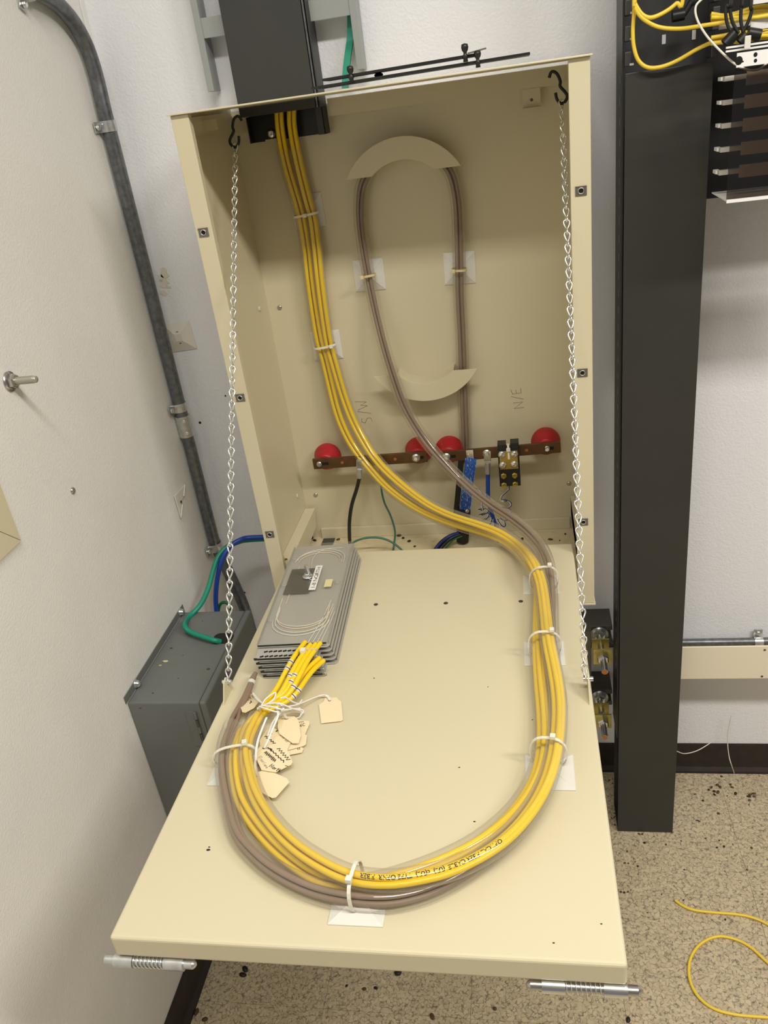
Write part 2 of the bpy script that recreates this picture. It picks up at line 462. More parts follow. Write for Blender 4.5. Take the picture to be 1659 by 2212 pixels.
# ================================================================ THE ROOM
def struct(mb, name, mat, **k):
    return tag(mb.build(name, mat, **k), kind='structure')
RX1, RY0, RZ1 = 4.2, -4.8, 3.07
fl = tag(MB().box((XL, RY0, -0.02), (RX1, YW, -0.004)).build('floor', 'vinyl_tile'), kind='structure')
ts = 0.3048
tile_me = shared(MB().box((0.0003, 0.0003, -0.004), (ts-0.0003, ts-0.0003, 0)), 'floor_tile', 'vinyl_tile')
JX, JY = 0.9655, -0.0690
for i in range(-4, 4):
    for j in range(-6, 2):
        x0, y0 = JX + i*ts, JY + j*ts
        ax, ay = max(x0, XL+0.0005), y0
        bx, by = x0+ts, min(y0+ts, YW-0.0005)
        if bx - ax < 0.01 or by - ay < 0.01: continue
        if abs(bx-ax-ts) < 1e-3 and abs(by-ay-ts) < 1e-3:
            inst(tile_me, 'floor_tile', fl, Matrix.Translation((x0, y0, 0)))
        else:
            MB().box((ax+0.0003, ay+0.0003, -0.004), (bx-0.0003, by-0.0003, 0)).build('floor_tile', 'vinyl_tile', fl)
struct(MB().box((XL-0.05, YW, -0.02), (RX1, YW+0.05, RZ1)), 'wall_back', 'paint_back')
struct(MB().box((XL-0.05, RY0, -0.02), (XL, YW, RZ1)), 'wall_left', 'paint_left')
struct(MB().box((XL-0.05, RY0, RZ1), (RX1, YW+0.05, RZ1+0.05)), 'ceiling', 'paint_ceiling')
def base_profile(sgn_pts): return sgn_pts
HB = 0.092
prof = [(0, 0.0), (0.013, 0.0), (0.012, 0.006), (0.005, 0.016), (0.0035, 0.03), (0.0035, HB-0.004), (0.002, HB), (0, HB)]
struct(MB().prism([(XL+0.012, YW-0.0004-d, 0.0003+z) for d, z in prof], (RX1-XL-0.012, 0, 0)), 'baseboard_back', 'vinyl_base')
struct(MB().prism([(XL+0.0004+d, RY0, 0.0003+z) for d, z in prof], (0, YW-RY0-0.0008, 0)), 'baseboard_left', 'vinyl_base')
# painted corner bead beside the conduit
struct(MB().box((XL+0.0005, YW-0.013, HB+0.002), (XL+0.003, YW-0.0006, 2.7)), 'trim_1', 'paint_left')

# ================================================================ THE WALL CABINET
CAB = thing('wall_cabinet', (CW/2, 0.15, CZB),
            'open cream steel wall cabinet with its front panel folded down on chains', 'cabinet')
MB().box((0.0, YB, CZB), (CW, YB+0.003, CZT-0.006)).build('back_panel', 'cream', CAB)
for sx, x0 in ((-1, 0.0), (1, CW-0.002)):
    MB().box((x0, 0.002, CZB), (x0+0.002, YB, CZT-0.001)).build('side_panel', 'cream', CAB)
    # front flange with an inner return lip
    if sx < 0: poly = [(0,0), (0.0295,0), (0.0295,0.014), (0.0275,0.014), (0.0275,0.002), (0,0.002)]
    else:      poly = [(CW,0), (CW-0.0305,0), (CW-0.0305,0.014), (CW-0.0285,0.014), (CW-0.0285,0.002), (CW,0.002)]
    MB().prism([(a, b, CZB) for a, b in poly], (0, 0, CZT-0.002-CZB)).build('front_flange', 'cream', CAB, bevel=0.0012)
# lid, notched at the back for the cable duct
DX0, DX1, DYF = 0.036, 0.186, 0.243
lid = [(-0.003,-0.006), (CW+0.003,-0.006), (CW+0.003,0.283), (DX1+0.003,0.283), (DX1+0.003,DYF-0.004), (DX0-0.003,DYF-0.004), (DX0-0.003,0.283), (-0.003,0.283)]
MB().prism([(a, b, CZT-0.0015) for a, b in lid], (0, 0, 0.0025)).build('top_panel', 'cream', CAB, bevel=0.0006)
MB().box((0.002, 0.002, CZB), (CW-0.002, YB, CZB+0.002)).build('bottom_panel', 'cream_dirty', CAB)
# folded bottom corner of the right flange
MB().box((CW-0.034, -0.003, CZB-0.003), (CW+0.002, 0.05, CZB-0.0005)).build('bottom_lip', 'cream', CAB)
# top rails along the three inner sides
rail = MB().box((DX1+0.006, 0.284, 1.6385), (CW-0.004, 0.2855, 1.6675))
rail.box((0.5410, 0.284, 1.6085), (0.5725, 0.2855, 1.6388))
rail.box((0.5410, 0.276, 1.6070), (0.5725, 0.2855, 1.6085))
tr = rail.build('top_rail', 'cream', CAB)
MB().cyl((0.5570, 0.2836, 1.6205), (0.5570, 0.2842, 1.6205), 0.0026).build('hole', 'dark_steel', tr)
for sx in (-1, 1):
    xw = 0.0035 if sx < 0 else CW-0.0055
    sr = MB().box((xw, 0.016, 1.6385), (xw+0.002, 0.245, 1.6675)).build('side_rail', 'cream', CAB)
    xa, xb = (0.0055, 0.030) if sx < 0 else (CW-0.030, CW-0.0055)
    MB().box((xa, 0.126, 1.6440), (xb, 0.1278, 1.6605)).build('hook_tab', 'cream', sr)
MB().box((0.0037, 0.0150, 1.648), (0.0060, 0.0158, 1.660)).build('slot', 'black_hole', CAB)
# rail at the foot of the back panel and the two hinge channels
MB().box((0.030, 0.2935, CZB+0.0021), (CW-0.028, 0.3015, 0.772)).build('bottom_rail', 'cream', CAB, bevel=0.0008)
for sx in (-1, 1):
    xa, xb = (0.0025, 0.0260) if sx < 0 else (CW-0.0260, CW-0.0025)
    xi0, xi1 = (0.0245, 0.0260) if sx < 0 else (CW-0.0260, CW-0.0245)
    hb = MB().box((xa, 0.030, 0.8285), (xb, 0.290, 0.8300))
    hb.prism([(xi0, 0.050, 0.776), (xi0, 0.275, 0.790), (xi0, 0.290, 0.8285), (xi0, 0.030, 0.8285), (xi0, 0.030, 0.790)], (xi1-xi0, 0, 0))
    hb.box((xa, 0.030, 0.7900), (xa+0.0012, 0.290, 0.8285))
    h = hb.build('hinge_channel', 'cream', CAB)
    MB().lathe(((xi1 if sx < 0 else xi0), 0.042, 0.812), (-sx, 0, 0), [(0,0.003),(0.003,0.003),(0.005,0.001),(0.005,0)], n=12).build('hinge_pin', 'steel', h)
    MB().lathe(((xa+xb)/2, 0.060, 0.8300), (0, 0, 1), [(0.004,0),(0.0036,0.0012),(0.0015,0.0016),(0,0.0016)], n=12).build('rivet', 'dark_steel', h)
MB().box((0.034, 0.235, CZB+0.0021), (0.062, 0.290, CZB+0.0045)).build('hinge_plate', 'dark_steel', CAB)
# clip nuts on the flanges
for u, v in [(440,502),(519,859),(583,1154),(1255,412),(1258,805),(1260,1127)]:
    p = HY(u, v, 0.0)
    c = MB().box((p.x-0.0085, -0.0014, p.z-0.0072), (p.x+0.0085, -0.0002, p.z+0.0072))
    c.box((p.x-0.0085, -0.0022, p.z+0.0055), (p.x+0.0085, -0.0014, p.z+0.0072))
    n = c.build('clip_nut', 'clip_steel', CAB, bevel=0.0008)
    ring = MB().lathe((p.x, -0.0014, p.z), (0,-1,0), [(0.0052,0),(0.0050,0.0012),(0.0038,0.0016),(0.0034,0.0002)], n=14)
    ring.build('barrel', 'steel', n)
    MB().cyl((p.x, -0.0016, p.z), (p.x, -0.0013, p.z), 0.0034).build('thread_hole', 'black_hole', n)
# pan-head screws on the back and plugs on the side
def screw_me(r, mat, name='screw'):
    return shared(MB().lathe((0,0,0), (0,0,1), [(0, r*0.42), (r*0.3, r*0.55), (r*0.62, r*0.52), (r*0.95, r*0.25), (r, 0)], n=14), name, mat)
SCREW = screw_me(0.0052, 'steel')
def put_screw(p, nrm, parent, me=None, name='screw'):
    t, a, b = frame_of(nrm)
    return inst(me or SCREW, name, parent, basis(p, a, b, t))
for u, v in [(604,664),(682,1069),(1229,1044)]:
    put_screw(HY(u, v, YB-0.0002), (0,-1,0), CAB)
PLUG = screw_me(0.0055, 'cream', 'plug')
for u, v in [(560,667),(642,1071)]:
    put_screw(HX(u, v, 0.0022), (1,0,0), CAB, PLUG, 'plug')

# curved saddles that carry the slack loop
def saddle(cx, cz, ro, ri, flip):
    sgn = -1 if flip else 1
    yF = 0.258
    half = math.asin(min(1, 0.1075/ro))
    a0 = half
    outer = [(cx + ro*math.sin(a), cz + sgn*ro*math.cos(a)) for a in [(-a0 + 2*a0*i/28) for i in range(29)]]
    zc = sgn*(outer[0][1]-cz)
    a1 = math.acos(zc/ri) if zc < ri else 0.3
    inner = [(cx + ri*math.sin(a), cz + sgn*ri*math.cos(a)) for a in [(a1 - 2*a1*i/22) for i in range(23)]]
    plate = MB().prism([(x, yF, z) for x, z in outer+inner], (0, 0.0018, 0))
    s = plate.build('cable_saddle', 'cream', CAB, bevel=0.0005)
    # inner curved wall joining the plate to the back
    w = MB(); vs = []; rr = ri*0.995
    ang = [(-a1 + 2*a1*i/24) for i in range(25)]
    for a in ang:
        for y in (yF+0.0018, YB):
            for r in (rr, rr+0.0016): vs.append((cx+r*math.sin(a), y, cz+sgn*r*math.cos(a)))
    fs = []
    for i in range(24):
        b = i*4; fs += [(b,b+4,b+6,b+2), (b+1,b+3,b+7,b+5), (b,b+1,b+5,b+4), (b+2,b+6,b+7,b+3)]
    fs += [(0,2,3,1), (96,97,99,98)]
    w.add(vs, fs, False).build('saddle_wall', 'cream', s)
pL, pR, pT, pI = HY(747,388,0.258), HY(996,360,0.258), HY(880,292,0.258), HY(880,343,0.258)
cxs = (pL.x+pR.x)/2; hw = 0.1078; sag = pT.z-(pL.z+pR.z)/2
ro = (hw*hw+sag*sag)/(2*sag)
saddle(cxs, pT.z-ro, ro, ro-(pT.z-pI.z), False)
pL, pR, pB, pI = HY(808,812,0.258), HY(1030,797,0.258), HY(925,866,0.258), HY(920,828,0.258)
cx2 = (pL.x+pR.x)/2; sag = (pL.z+pR.z)/2-pB.z
ro = (hw*hw+sag*sag)/(2*sag)
saddle(cx2, pB.z+ro, ro, ro-(pI.z-pB.z), True)

# pencilled marks on the back panel
mk = MB()
p0 = HY(800, 912, YB-0.0004); p1 = HY(785, 868, YB-0.0004)
handwrite(mk, 'S/W', p0 + V((0.006,0,0)), p1-p0, V((p1-p0).cross(V((0,1,0)))), 0.024, 0.0004, adv=0.60)
p0 = HY(1132, 880, YB-0.0004); p1 = HY(1125, 838, YB-0.0004)
mk2 = MB(); handwrite(mk2, 'N/E', p0, p1-p0, V((p1-p0).cross(V((0,1,0)))), 0.021, 0.0004, adv=0.62)
mk.build('pencil_mark', 'pencil', CAB); mk2.build('pencil_mark', 'pencil', CAB)

# ---- the folded-down front panel
pm = MB()
c = [PT(PX0,PYF), PT(PX1,PYF), PT(PX1,PYB), PT(PX0,PYB)]
pm.prism([p - PN*PTH for p in c], PN*PTH)
FP = pm.build('fold_down_panel', 'cream', CAB, bevel=0.004, seg=3)
for u, v in [(812,1306),(963,1303),(1125,1299)]:
    p = HP(u, v); MB().cyl(p+PN*0.0001, p+PN*0.0004, 0.0040).build('hole', 'dark_steel', FP)
for u, v, r in [(450,1836,.0022),(452,1830,.0012),(992,1658,.0012),(1025,1775,.0013),(1150,1555,.0010),(1196,2037,.0011),(1299,1996,.001),(808,1465,.0012),(1054,1484,.0009)]:
    p = HP(u, v); MB().sphere(p+PN*0.0002, r, (1.3,0.8,0.4), n=6, m=4).build('speck', 'dirt_dark', FP)
# chain tabs on the long edges
def chain_tab(x, y, xo):
    a = PT(x, y, -0.004); t = MB()
    pts = [PT(x, y-0.026, -0.002), PT(x, y+0.020, -0.002), PT(x, y+0.013, 0.026), PT(x, y+0.004, 0.032), PT(x, y-0.006, 0.028)]
    t.prism(pts, (xo, 0, 0))
    tb = t.build('chain_tab', 'cream', CAB)
    c = PT(x, y+0.006, 0.022)
    MB().cyl(c - V((0.006,0,0)), c + V((0.008,0,0)), 0.0035, n=10).build('rivet', 'zinc', tb)
    return c
LTY, RTY = -0.400, -0.400
eL = chain_tab(PX0+0.006, LTY, 0.0018)
eR = chain_tab(PX1-0.006, RTY, 0.0018)
# spring plunger latches under the front edge
def spring_latch(xa, xb, z, point_right, mat):
    y = -0.8125; L = xb-xa
    cx = lambda t: xa + L*t
    b = MB().cyl((cx(0.13), y, z), (cx(0.33), y, z), 0.0078, n=18).build('spring_latch', mat, CAB)
    MB().cyl((cx(0.66), y, z), (cx(0.86), y, z), 0.0078, n=18).build('latch_barrel', mat, b)
    pin = MB()
    pin.cyl((cx(0.03), y, z), (cx(0.95), y, z), 0.0052, n=14)
    if point_right:
        pin.lathe((cx(0.03), y, z), (-1,0,0), [(0.0052,0),(0.0036,0.0025),(0.0015,0.0040),(0,0.0042)], n=14)
        pin.lathe((cx(0.95), y, z), (1,0,0), [(0.0052,0),(0.0012,0.0045),(0,0.0048)], n=14)
    else:
        pin.lathe((cx(0.95), y, z), (1,0,0), [(0.0052,0),(0.0036,0.0025),(0.0015,0.0040),(0,0.0042)], n=14)
        pin.lathe((cx(0.03), y, z), (-1,0,0), [(0.0052,0),(0.0036,0.0028),(0,0.0030)], n=14)
    pin.build('plunger_pin', 'steel' if mat == 'zinc' else mat, b)
    turns = 8; pts = []
    for i in range(turns*12+1):
        a = 2*math.pi*i/12; t = 0.33+0.33*i/(turns*12)
        pts.append((cx(t), y+0.0064*math.cos(a), z+0.0064*math.sin(a)))
    MB().tube(pts, 0.0010, n=5).build('spring', 'zinc', b)
zl = PT(0, PYF).z - PTH - 0.0092
spring_latch(0.0175, 0.1330, zl, False, 'galv_light')
spring_latch(0.4975, 0.6150, zl, True, 'zinc')

# ================================================================ THE CHAINS
lp = [(0.0011,0,0), (0.0036,0,0.0050), (0.0048,0,0.0090), (0.0040,0,0.0122), (0,0,0.0142), (-0.0040,0,0.0122), (-0.0048,0,0.0090), (-0.0036,0,0.0050),
      (-0.0011,0,0), (0,-0.0022,-0.0030), (0,-0.0036,-0.0060), (0,-0.0026,-0.0088), (0,0,-0.0100), (0,0.0026,-0.0088), (0,0.0036,-0.0060), (0,0.0022,-0.0030)]
link_mb = MB().tube(lp, 0.00125, n=6, closed=True)
LINK = shared(link_mb, 'link', 'chain_zinc')
def chain(top, bot, label, mirror):
    top, bot = V(top), V(bot)
    t = thing('support_chain', bot, label, 'chain', 'panel support chains')
    hk = [top+V((0.016*mirror,0.004,0.018)), top+V((0.012*mirror,0.002,0.026)), top+V((0.004*mirror,0,0.022)), top+V((-0.001*mirror,0,0.010)), top+V((0.010*mirror*0,0,0.004)),
          top+V((-0.010*mirror,0,-0.008)), top+V((-0.0095*mirror,0,-0.016)), top+V((-0.002*mirror,0,-0.021)), top+V((0.005*mirror,0,-0.014)), top+V((0.007*mirror,0,-0.004))]
    MB().tube(smooth_path(hk, 5), 0.0024, n=8).build('s_hook', 'black_rubber', t)
    a = top+V((-0.002*mirror,0,-0.0165)); d = bot-a; L = d.length
    n = max(2, round(L/0.0197)); step = d/n; z = -step.normalized()
    for i in range(n):
        c = a + step*(i+0.62)
        tw = math.radians(random.uniform(-14, 14) + (20 if mirror < 0 else 0))
        x = V((1,0,0)); x = (x - z*x.dot(z)).normalized(); y = z.cross(x)
        xx = x*math.cos(tw)+y*math.sin(tw); yy = z.cross(xx)
        inst(LINK, 'link', t, basis(c, xx, yy, z))
    return t
chain((0.0590, 0.1200, 1.6340), eL + V((0.0035,0.0,0.0)), 'zinc chain on the left edge of the fold-down panel, nearest the grey wall box', 1)
chain((0.5980, 0.1150, 1.6340), eR + V((-0.0035,0.0,0.0)), 'zinc chain on the right edge of the fold-down panel, nearest the dark post', -1)

# ================================================================ TUBES AND FIBRE CABLES
def mixed_path(items):
    """items: (u, v, 'y'|'h', value) or a Vector"""
    out = []
    for it in items:
        if isinstance(it, Vector): out.append(it); continue
        u, v, k, val = it
        out.append(HY(u, v, val) if k == 'y' else HP(u, v, val))
    return out
RT = 0.0128                                   # outer radius of the clear tubes
YT = YB - 0.0088 - RT                         # tube axis over the pads of the back panel
A_items = [V((0.110, 0.272, 1.760)), V((0.110, 0.272, 1.70)), (602,262,'y',0.272), (617,350,'y',YT), (641,432,'y',YT), (651.5,472,'y',YT), (661.7,533,'y',YT), (668,594,'y',YT),
  (678,665.6,'y',YT), (690,736.8,'y',YT), (701,775,'y',YT), (715.6,838,'y',YT-.005), (732,900,'y',YT-.012), (759,957.7,'y',0.258), (795,1005,'y',0.238), (839,1053,'y',0.205),
  (894,1093,'y',0.170), (940,1116,'y',0.140), (990,1134,'y',0.108), (1043,1149,'y',0.072), (1086,1165,'y',0.030), (1118,1188,'y',-0.012), (1142,1216,'h',0.032), (1157,1245,'h',0.022),
  (1164,1280,'h',0.0205), (1163,1330,'h',0.0185), (1162,1400,'h',0.0205), (1166,1471,'h',0.0165), (1172,1542,'h',0.0165), (1172,1613,'h',0.0205), (1157,1680,'h',0.0205),
  (1112,1752,'h',0.0165), (1040,1815,'h',0.0150), (960,1858,'h',0.0140), (880,1888,'h',0.0135), (800,1910,'h',0.0135), (745,1908,'h',0.0135), (689,1896,'h',0.0135), (631,1859,'h',0.0135), (572,1804,'h',0.0135),
  (526,1738,'h',0.0140), (512,1690,'h',0.0165), (508,1645,'h',0.0200), (513,1608,'h',0.018), (530,1572,'h',0.016)]
B_items = [V((0.138, 0.272, 1.760)), V((0.138, 0.272, 1.70)), (628,258,'y',0.272), (644,350,'y',YT-.002), (664,432,'y',YT), (675,472,'y',YT), (683,533,'y',YT-.004), (689,594,'y',YT-.004),
  (698,665,'y',YT-.004), (709,737,'y',YT), (720,778.7,'y',YT-.004), (743,858,'y',YT-.008), (767,918,'y',0.262), (799,973.6,'y',0.240), (831,1013,'y',0.215), (878.7,1055,'y',0.180),
  (926,1089,'y',0.145), (975,1113,'y',0.112), (1030,1131,'y',0.074), (1080,1150,'y',0.034), (1120,1178,'y',-0.012), (1147,1210,'h',0.052), (1164,1245,'h',0.046), (1172,1280,'h',0.040),
  (1178,1330,'h',0.038), (1184,1385,'h',0.0400), (1194,1436,'h',0.034), (1203,1489,'h',0.030), (1206,1542,'h',0.030), (1200,1613,'h',0.036), (1183,1682,'h',0.034), (1146,1752,'h',0.031),
  (1080,1822,'h',0.030), (980,1876,'h',0.031), (900,1896,'h',0.033), (835,1903,'h',0.034), (768,1896,'h',0.034), (709,1872,'h',0.032), (642,1829,'h',0.029), (588,1774,'h',0.026),
  (552,1716,'h',0.024), (535,1659,'h',0.0225), (530,1622,'h',0.0215), (537,1585,'h',0.020), (555,1549,'h',0.020)]
C_items = [(1004,1000,'y',YB-.016), (1005,955,'y',YB-.016), (1003,900,'y',YB-.018), (1000,800,'y',YB-.020), (997,720,'y',YT), (993,640,'y',YT), (992,580,'y',YT), (990,480,'y',YT), (986,425,'y',YT),
  (972,370,'y',YT), (935,334,'y',YT), (878,318,'y',YT), (825,338,'y',YT), (787,387,'y',YT), (778,430,'y',YT), (778,480,'y',YT), (786,540,'y',YT), (795,590,'y',YT), (805,640,'y',YT-.006),
  (816,690,'y',YT-.016), (831,750,'y',0.250), (849,810,'y',0.240), (868,865,'y',0.236), (892,912,'y',0.230), (926,962,'y',0.216), (965,1005,'y',0.198), (1012,1052,'y',0.168),
  (1060,1090,'y',0.128), (1100,1116,'y',0.090), (1138,1146,'y',0.045), (1166,1178,'y',-0.005), (1181,1210,'h',0.030), (1187,1245,'h',0.022), (1190,1293,'h',0.0205), (1190,1347,'h',0.016),
  (1192,1395,'h',0.016), (1192,1450,'h',0.014), (1188,1542,'h',0.0135), (1186,1613,'h',0.0145), (1174,1692,'h',0.0145), (1122,1780,'h',0.0135), (1040,1856,'h',0.0135), (950,1912,'h',0.0135),
  (860,1940,'h',0.0150), (780,1941,'h',0.0165), (701,1928,'h',0.0140), (640,1906,'h',0.0135), (583,1873,'h',0.0135), (543,1837,'h',0.0135), (511,1795,'h',0.0135), (493,1722,'h',0.0145), (484,1660,'h',0.0180), (487,1610,'h',0.017), (502,1567,'h',0.015)]
def tube_path(items): return resample(smooth_path(mixed_path(items), 10, 10), 0.008)
PA, PB_, PC = tube_path(A_items), tube_path(B_items), tube_path(C_items)
UP0 = V((0, -1, 0))
def clear_tube(path, label, start=0, r=RT):
    o = MB().tube(path[start:], r, n=20, caps=False, up=UP0).build('clear_tube', 'clear_vinyl')
    tag(o, label, 'tube')
    return o
def skip_to_z(path, z):
    for i, p in enumerate(path):
        if p.z < z: return i
    return 0
clear_tube(PA, 'clear tube of yellow cables nearest the cabinet left side, innermost at the right bend', skip_to_z(PA, 1.60))
clear_tube(PB_, 'clear tube of yellow cables with black print, topmost at the front of the loop', skip_to_z(PB_, 1.60))
clear_tube(PC, 'clear plastic tube of brown fibres running over the two curved saddles')

def strand(path, off, i0=0, wob=0.0006, ph=0.0):
    fr = frames(path, UP0); out = []
    for i, p in enumerate(path):
        t, n, b = fr[i]
        a = 0.40*math.sin(i*0.035+ph) + 0.12*math.sin(i*0.09+ph*2.3)
        ca, sa = math.cos(a), math.sin(a)
        x, y = off[0]*ca-off[1]*sa, off[0]*sa+off[1]*ca
        out.append(p + n*y + b*x)
    return out
CR = 0.0039
offs = [(-0.0044, 0.0030), (0.0040, 0.0034), (-0.0036, -0.0052), (0.0046, -0.0048)]
TRAY_H = 0.044
ends_A = [(664,1405,.018), (690,1421,.036), (700,1426,.030), (684,1428,.024)]
ends_B = [(660,1386,.050), (671,1392,.050), (682,1391,.050), (692,1389,.050)]
mids_A = [(604,1500), (622,1502), (632,1508), (612,1512)]
mids_B = [(598,1487), (608,1496), (617,1495), (627,1497)]
sleeve = {}
def yellow(path, k, off, mid, end, label, group):
    st = strand(path, off, ph=k*1.7)
    e = st[-1]
    h0 = (e-PP).dot(PN)
    m_ = HP(*mid, 0.030 if end[2] > .04 else 0.022); e_ = HP(*end)
    dirn = (st[-1]-st[-6]).normalized()
    tail = smooth_path([st[-6], st[-3], st[-1], st[-1].lerp(m_, 0.45)+dirn*0.008, m_, m_.lerp(e_, 0.55) + PN*0.006, e_], 8, 8)
    pts = st[:-6] + resample(tail, 0.006)
    o = MB().tube(pts, CR, n=10, up=UP0).build('fibre_cable', 'yellow_cable')
    tag(o, label, 'cable', group)
    # printed marker sleeves near the tray
    L = len(pts)
    for q in (9+2*k, 11+2*k):
        i = L-q
        if k % 2 == 0 or q == 11+2*k:
            d = (pts[i+1]-pts[i-1]).normalized()
            s = MB().cyl(pts[i]-d*0.0028, pts[i]+d*0.0028, CR+0.0006, n=10).build('marker_sleeve', 'white_plastic', o)
            MB().cyl(pts[i]-d*0.0006, pts[i]+d*0.0006, CR+0.0008, n=10).build('printed_band', 'ink', s)
    return o, pts
for k, w in enumerate(['leftmost', 'third from the left', 'rightmost', 'second from the left']):
    yellow(PA, k, offs[k], mids_A[k], ends_A[k], 'yellow fibre cable ending under the top tray, %s of the lower four' % w, 'yellow cables of the left tube')
cabB = []
for k, w in enumerate(['leftmost', 'second from the left', 'third from the left', 'rightmost']):
    cabB.append(yellow(PB_, k, offs[k], mids_B[k], ends_B[k], 'yellow fibre cable tied to the top tray lip, %s of four' % w, 'yellow cables of the upper tube'))
# black print along the top of one cable at the front of the loop
def print_on(cable, pts, u0, v0, text, size, flip=False):
    tgt = HP(u0, v0, 0.036)
    i0 = min(range(len(pts)), key=lambda i: (pts[i]-tgt).length)
    vs, fs = text_mb(text, size, 0.0002)
    cum = [0.0]
    for i in range(i0, len(pts)-1): cum.append(cum[-1] + (pts[i+1]-pts[i]).length)
    xm = max(v.x for v in vs); out = []
    for v in vs:
        s = v.x; j = 0
        while j < len(cum)-2 and cum[j+1] < s: j += 1
        f = (s-cum[j])/max(1e-9, cum[j+1]-cum[j])
        i = min(i0+j, len(pts)-2)
        p = pts[i].lerp(pts[i+1], f)
        ta = (pts[i+1]-pts[max(0, i-1)]).normalized(); tb = (pts[min(len(pts)-1, i+2)]-pts[i]).normalized()
        t = ta.lerp(tb, f).normalized()
        n = (CAM_C-p).normalized(); n = (n-t*n.dot(t)).normalized(); w = n.cross(t)
        a = (v.y-size*0.35)/CR
        out.append(p + n*math.cos(a)*(CR+0.00015) + w*math.sin(a)*(CR+0.00015))
    MB().add(out, fs).build('cable_print', 'ink', cable)
print_on(cabB[0][0], cabB[0][1], 1090, 1815, 'OPTICAL FIBER CABLE  (UL)  c(UL)  TYPE OFNR  FIBER', 0.0070)

# brown fibres inside the third tube, running on to the trays
for k, (off, lab) in enumerate([((-0.0040, 0.0010), 0), ((0.0040, 0.0004), 0), ((0.0, -0.0050), 0)]):
    st = strand(PC, off, ph=k*2.1)
    d = (st[-1]-st[-6]).normalized()
    e_ = HP(546+k*3, 1462-k*4, 0.016); m_ = HP(526+k*3, 1508, 0.014)
    tail = smooth_path([st[-4], st[-1], st[-1]+d*0.015, m_, e_], 8, 2)
    pts = st[:-4]+resample(tail, 0.006)
    o = MB().tube(pts, 0.0036, n=8, up=UP0).build('fibre_cable', 'brown_fibre')
    tag(o, 'brown fibre from the saddles, ending beside the trays, %s' % ['nearest the panel edge', 'middle of three', 'nearest the trays'][k], 'cable', 'brown fibres')
    for q in (3,):
        i = len(pts)-q-k; dd = (pts[i+1]-pts[i-1]).normalized()
        MB().cyl(pts[i]-dd*0.003, pts[i]+dd*0.003, 0.0046, n=10).build('marker_sleeve', 'white_plastic', o)

# ================================================================ TIE MOUNTS AND CABLE TIES
def mount_meshes(mat, key):
    b = MB(); h = 0.031
    vs = [(-h,-h,0),(h,-h,0),(h,h,0),(-h,h,0), (-h,-h,0.0012),(h,-h,0.0012),(h,h,0.0012),(-h,h,0.0012)]
    t = 0.0075; z = 0.0088
    vs += [(-t,-t,z),(t,-t,z),(t,t,z),(-t,t,z)]
    b.add(vs, [(3,2,1,0),(0,1,5,4),(1,2,6,5),(2,3,7,6),(3,0,4,7),(4,5,9,8),(5,6,10,9),(6,7,11,10),(7,4,8,11),(8,9,10,11)])
    base = shared(b, 'base', mat)
    r = MB(); a, c = V((t, t, z-0.0004)), V((h-0.001, h-0.001, 0.0006))
    r.tube([a, c], 0.0012, n=4)
    rib = shared(r, 'rib', mat)
    s = shared(MB().box((-0.0022,-0.0006,0), (0.0022,0.0006,0.0007)), 'slot', 'dark_steel')
    return base, rib, s
M_WHITE = mount_meshes('white_plastic', 0)
M_OLD = mount_meshes('old_white', 1)
def tie_mount(o, x, nrm, label, meshes=None, group='adhesive cable tie mounts', slots=True):
    base, rib, s = meshes or M_WHITE
    nrm = V(nrm).normalized(); x = V(x); x = (x-nrm*x.dot(nrm)).normalized(); y = nrm.cross(x)
    M = basis(o, x, y, nrm)
    t = thing('tie_mount', o, label, 'cable mount', group)
    inst(base, 'base', t, M)
    for k in range(4): inst(rib, 'rib', t, M @ Matrix.Rotation(k*math.pi/2, 4, 'Z'))
    if slots:
        inst(s, 'slot', t, M @ Matrix.Translation((0, -0.0125, 0.0070)))
        inst(s, 'slot', t, M @ Matrix.Translation((0, 0.0125, 0.0070)))
    return t
def mount_y(corners, y, label, **k):
    P = [HY(u, v, y) for u, v in corners]
    c = sum(P, V((0,0,0)))/len(P)
    return tie_mount(c, P[1]-P[0], (0,-1,0), label, **k), c
ym = YB-0.0003
mount_y([(628,425),(695,415),(701,487),(641,494)], ym, 'white square tie mount under the yellow cables, the higher of two on the back panel')
mount_y([(671,717),(733,711),(741,773),(680,780)], ym, 'white square tie mount under the yellow cables, the lower of two on the back panel')
mount_y([(762,562),(827,556),(834,625),(769,631)], ym, 'white square tie mount under the left leg of the brown tube loop')
mount_y([(957,545),(1025,540),(1028,612),(962,617)], ym, 'white square tie mount under the right leg of the brown tube loop')
mount_y([(352,705),(412,696),(425,750),(366,757)], YW-0.0005, 'empty off-white tie mount stuck to the wall beside the conduit', meshes=M_OLD)
def mount_p(x0, x1, y0, label):
    tie_mount(PT((x0+x1)/2, y0+0.031, 0.0003), (1,0,0), PN, label)
mount_p(0.5025, 0.5650, -0.1338, 'white tie mount nearest the hinge on the right of the fold-down panel')
mount_p(0.5025, 0.5640, -0.3350, 'white tie mount halfway along the right of the fold-down panel')
mount_p(0.5010, 0.5630, -0.5860, 'white tie mount at the right bend of the loop, nearest the front')
mount_p(0.2852, 0.3455, -0.7855, 'white tie mount at the middle of the front edge of the panel')
mount_p(0.0735, 0.1355, -0.5879, 'white tie mount at the left bend of the loop beside the paper tags')

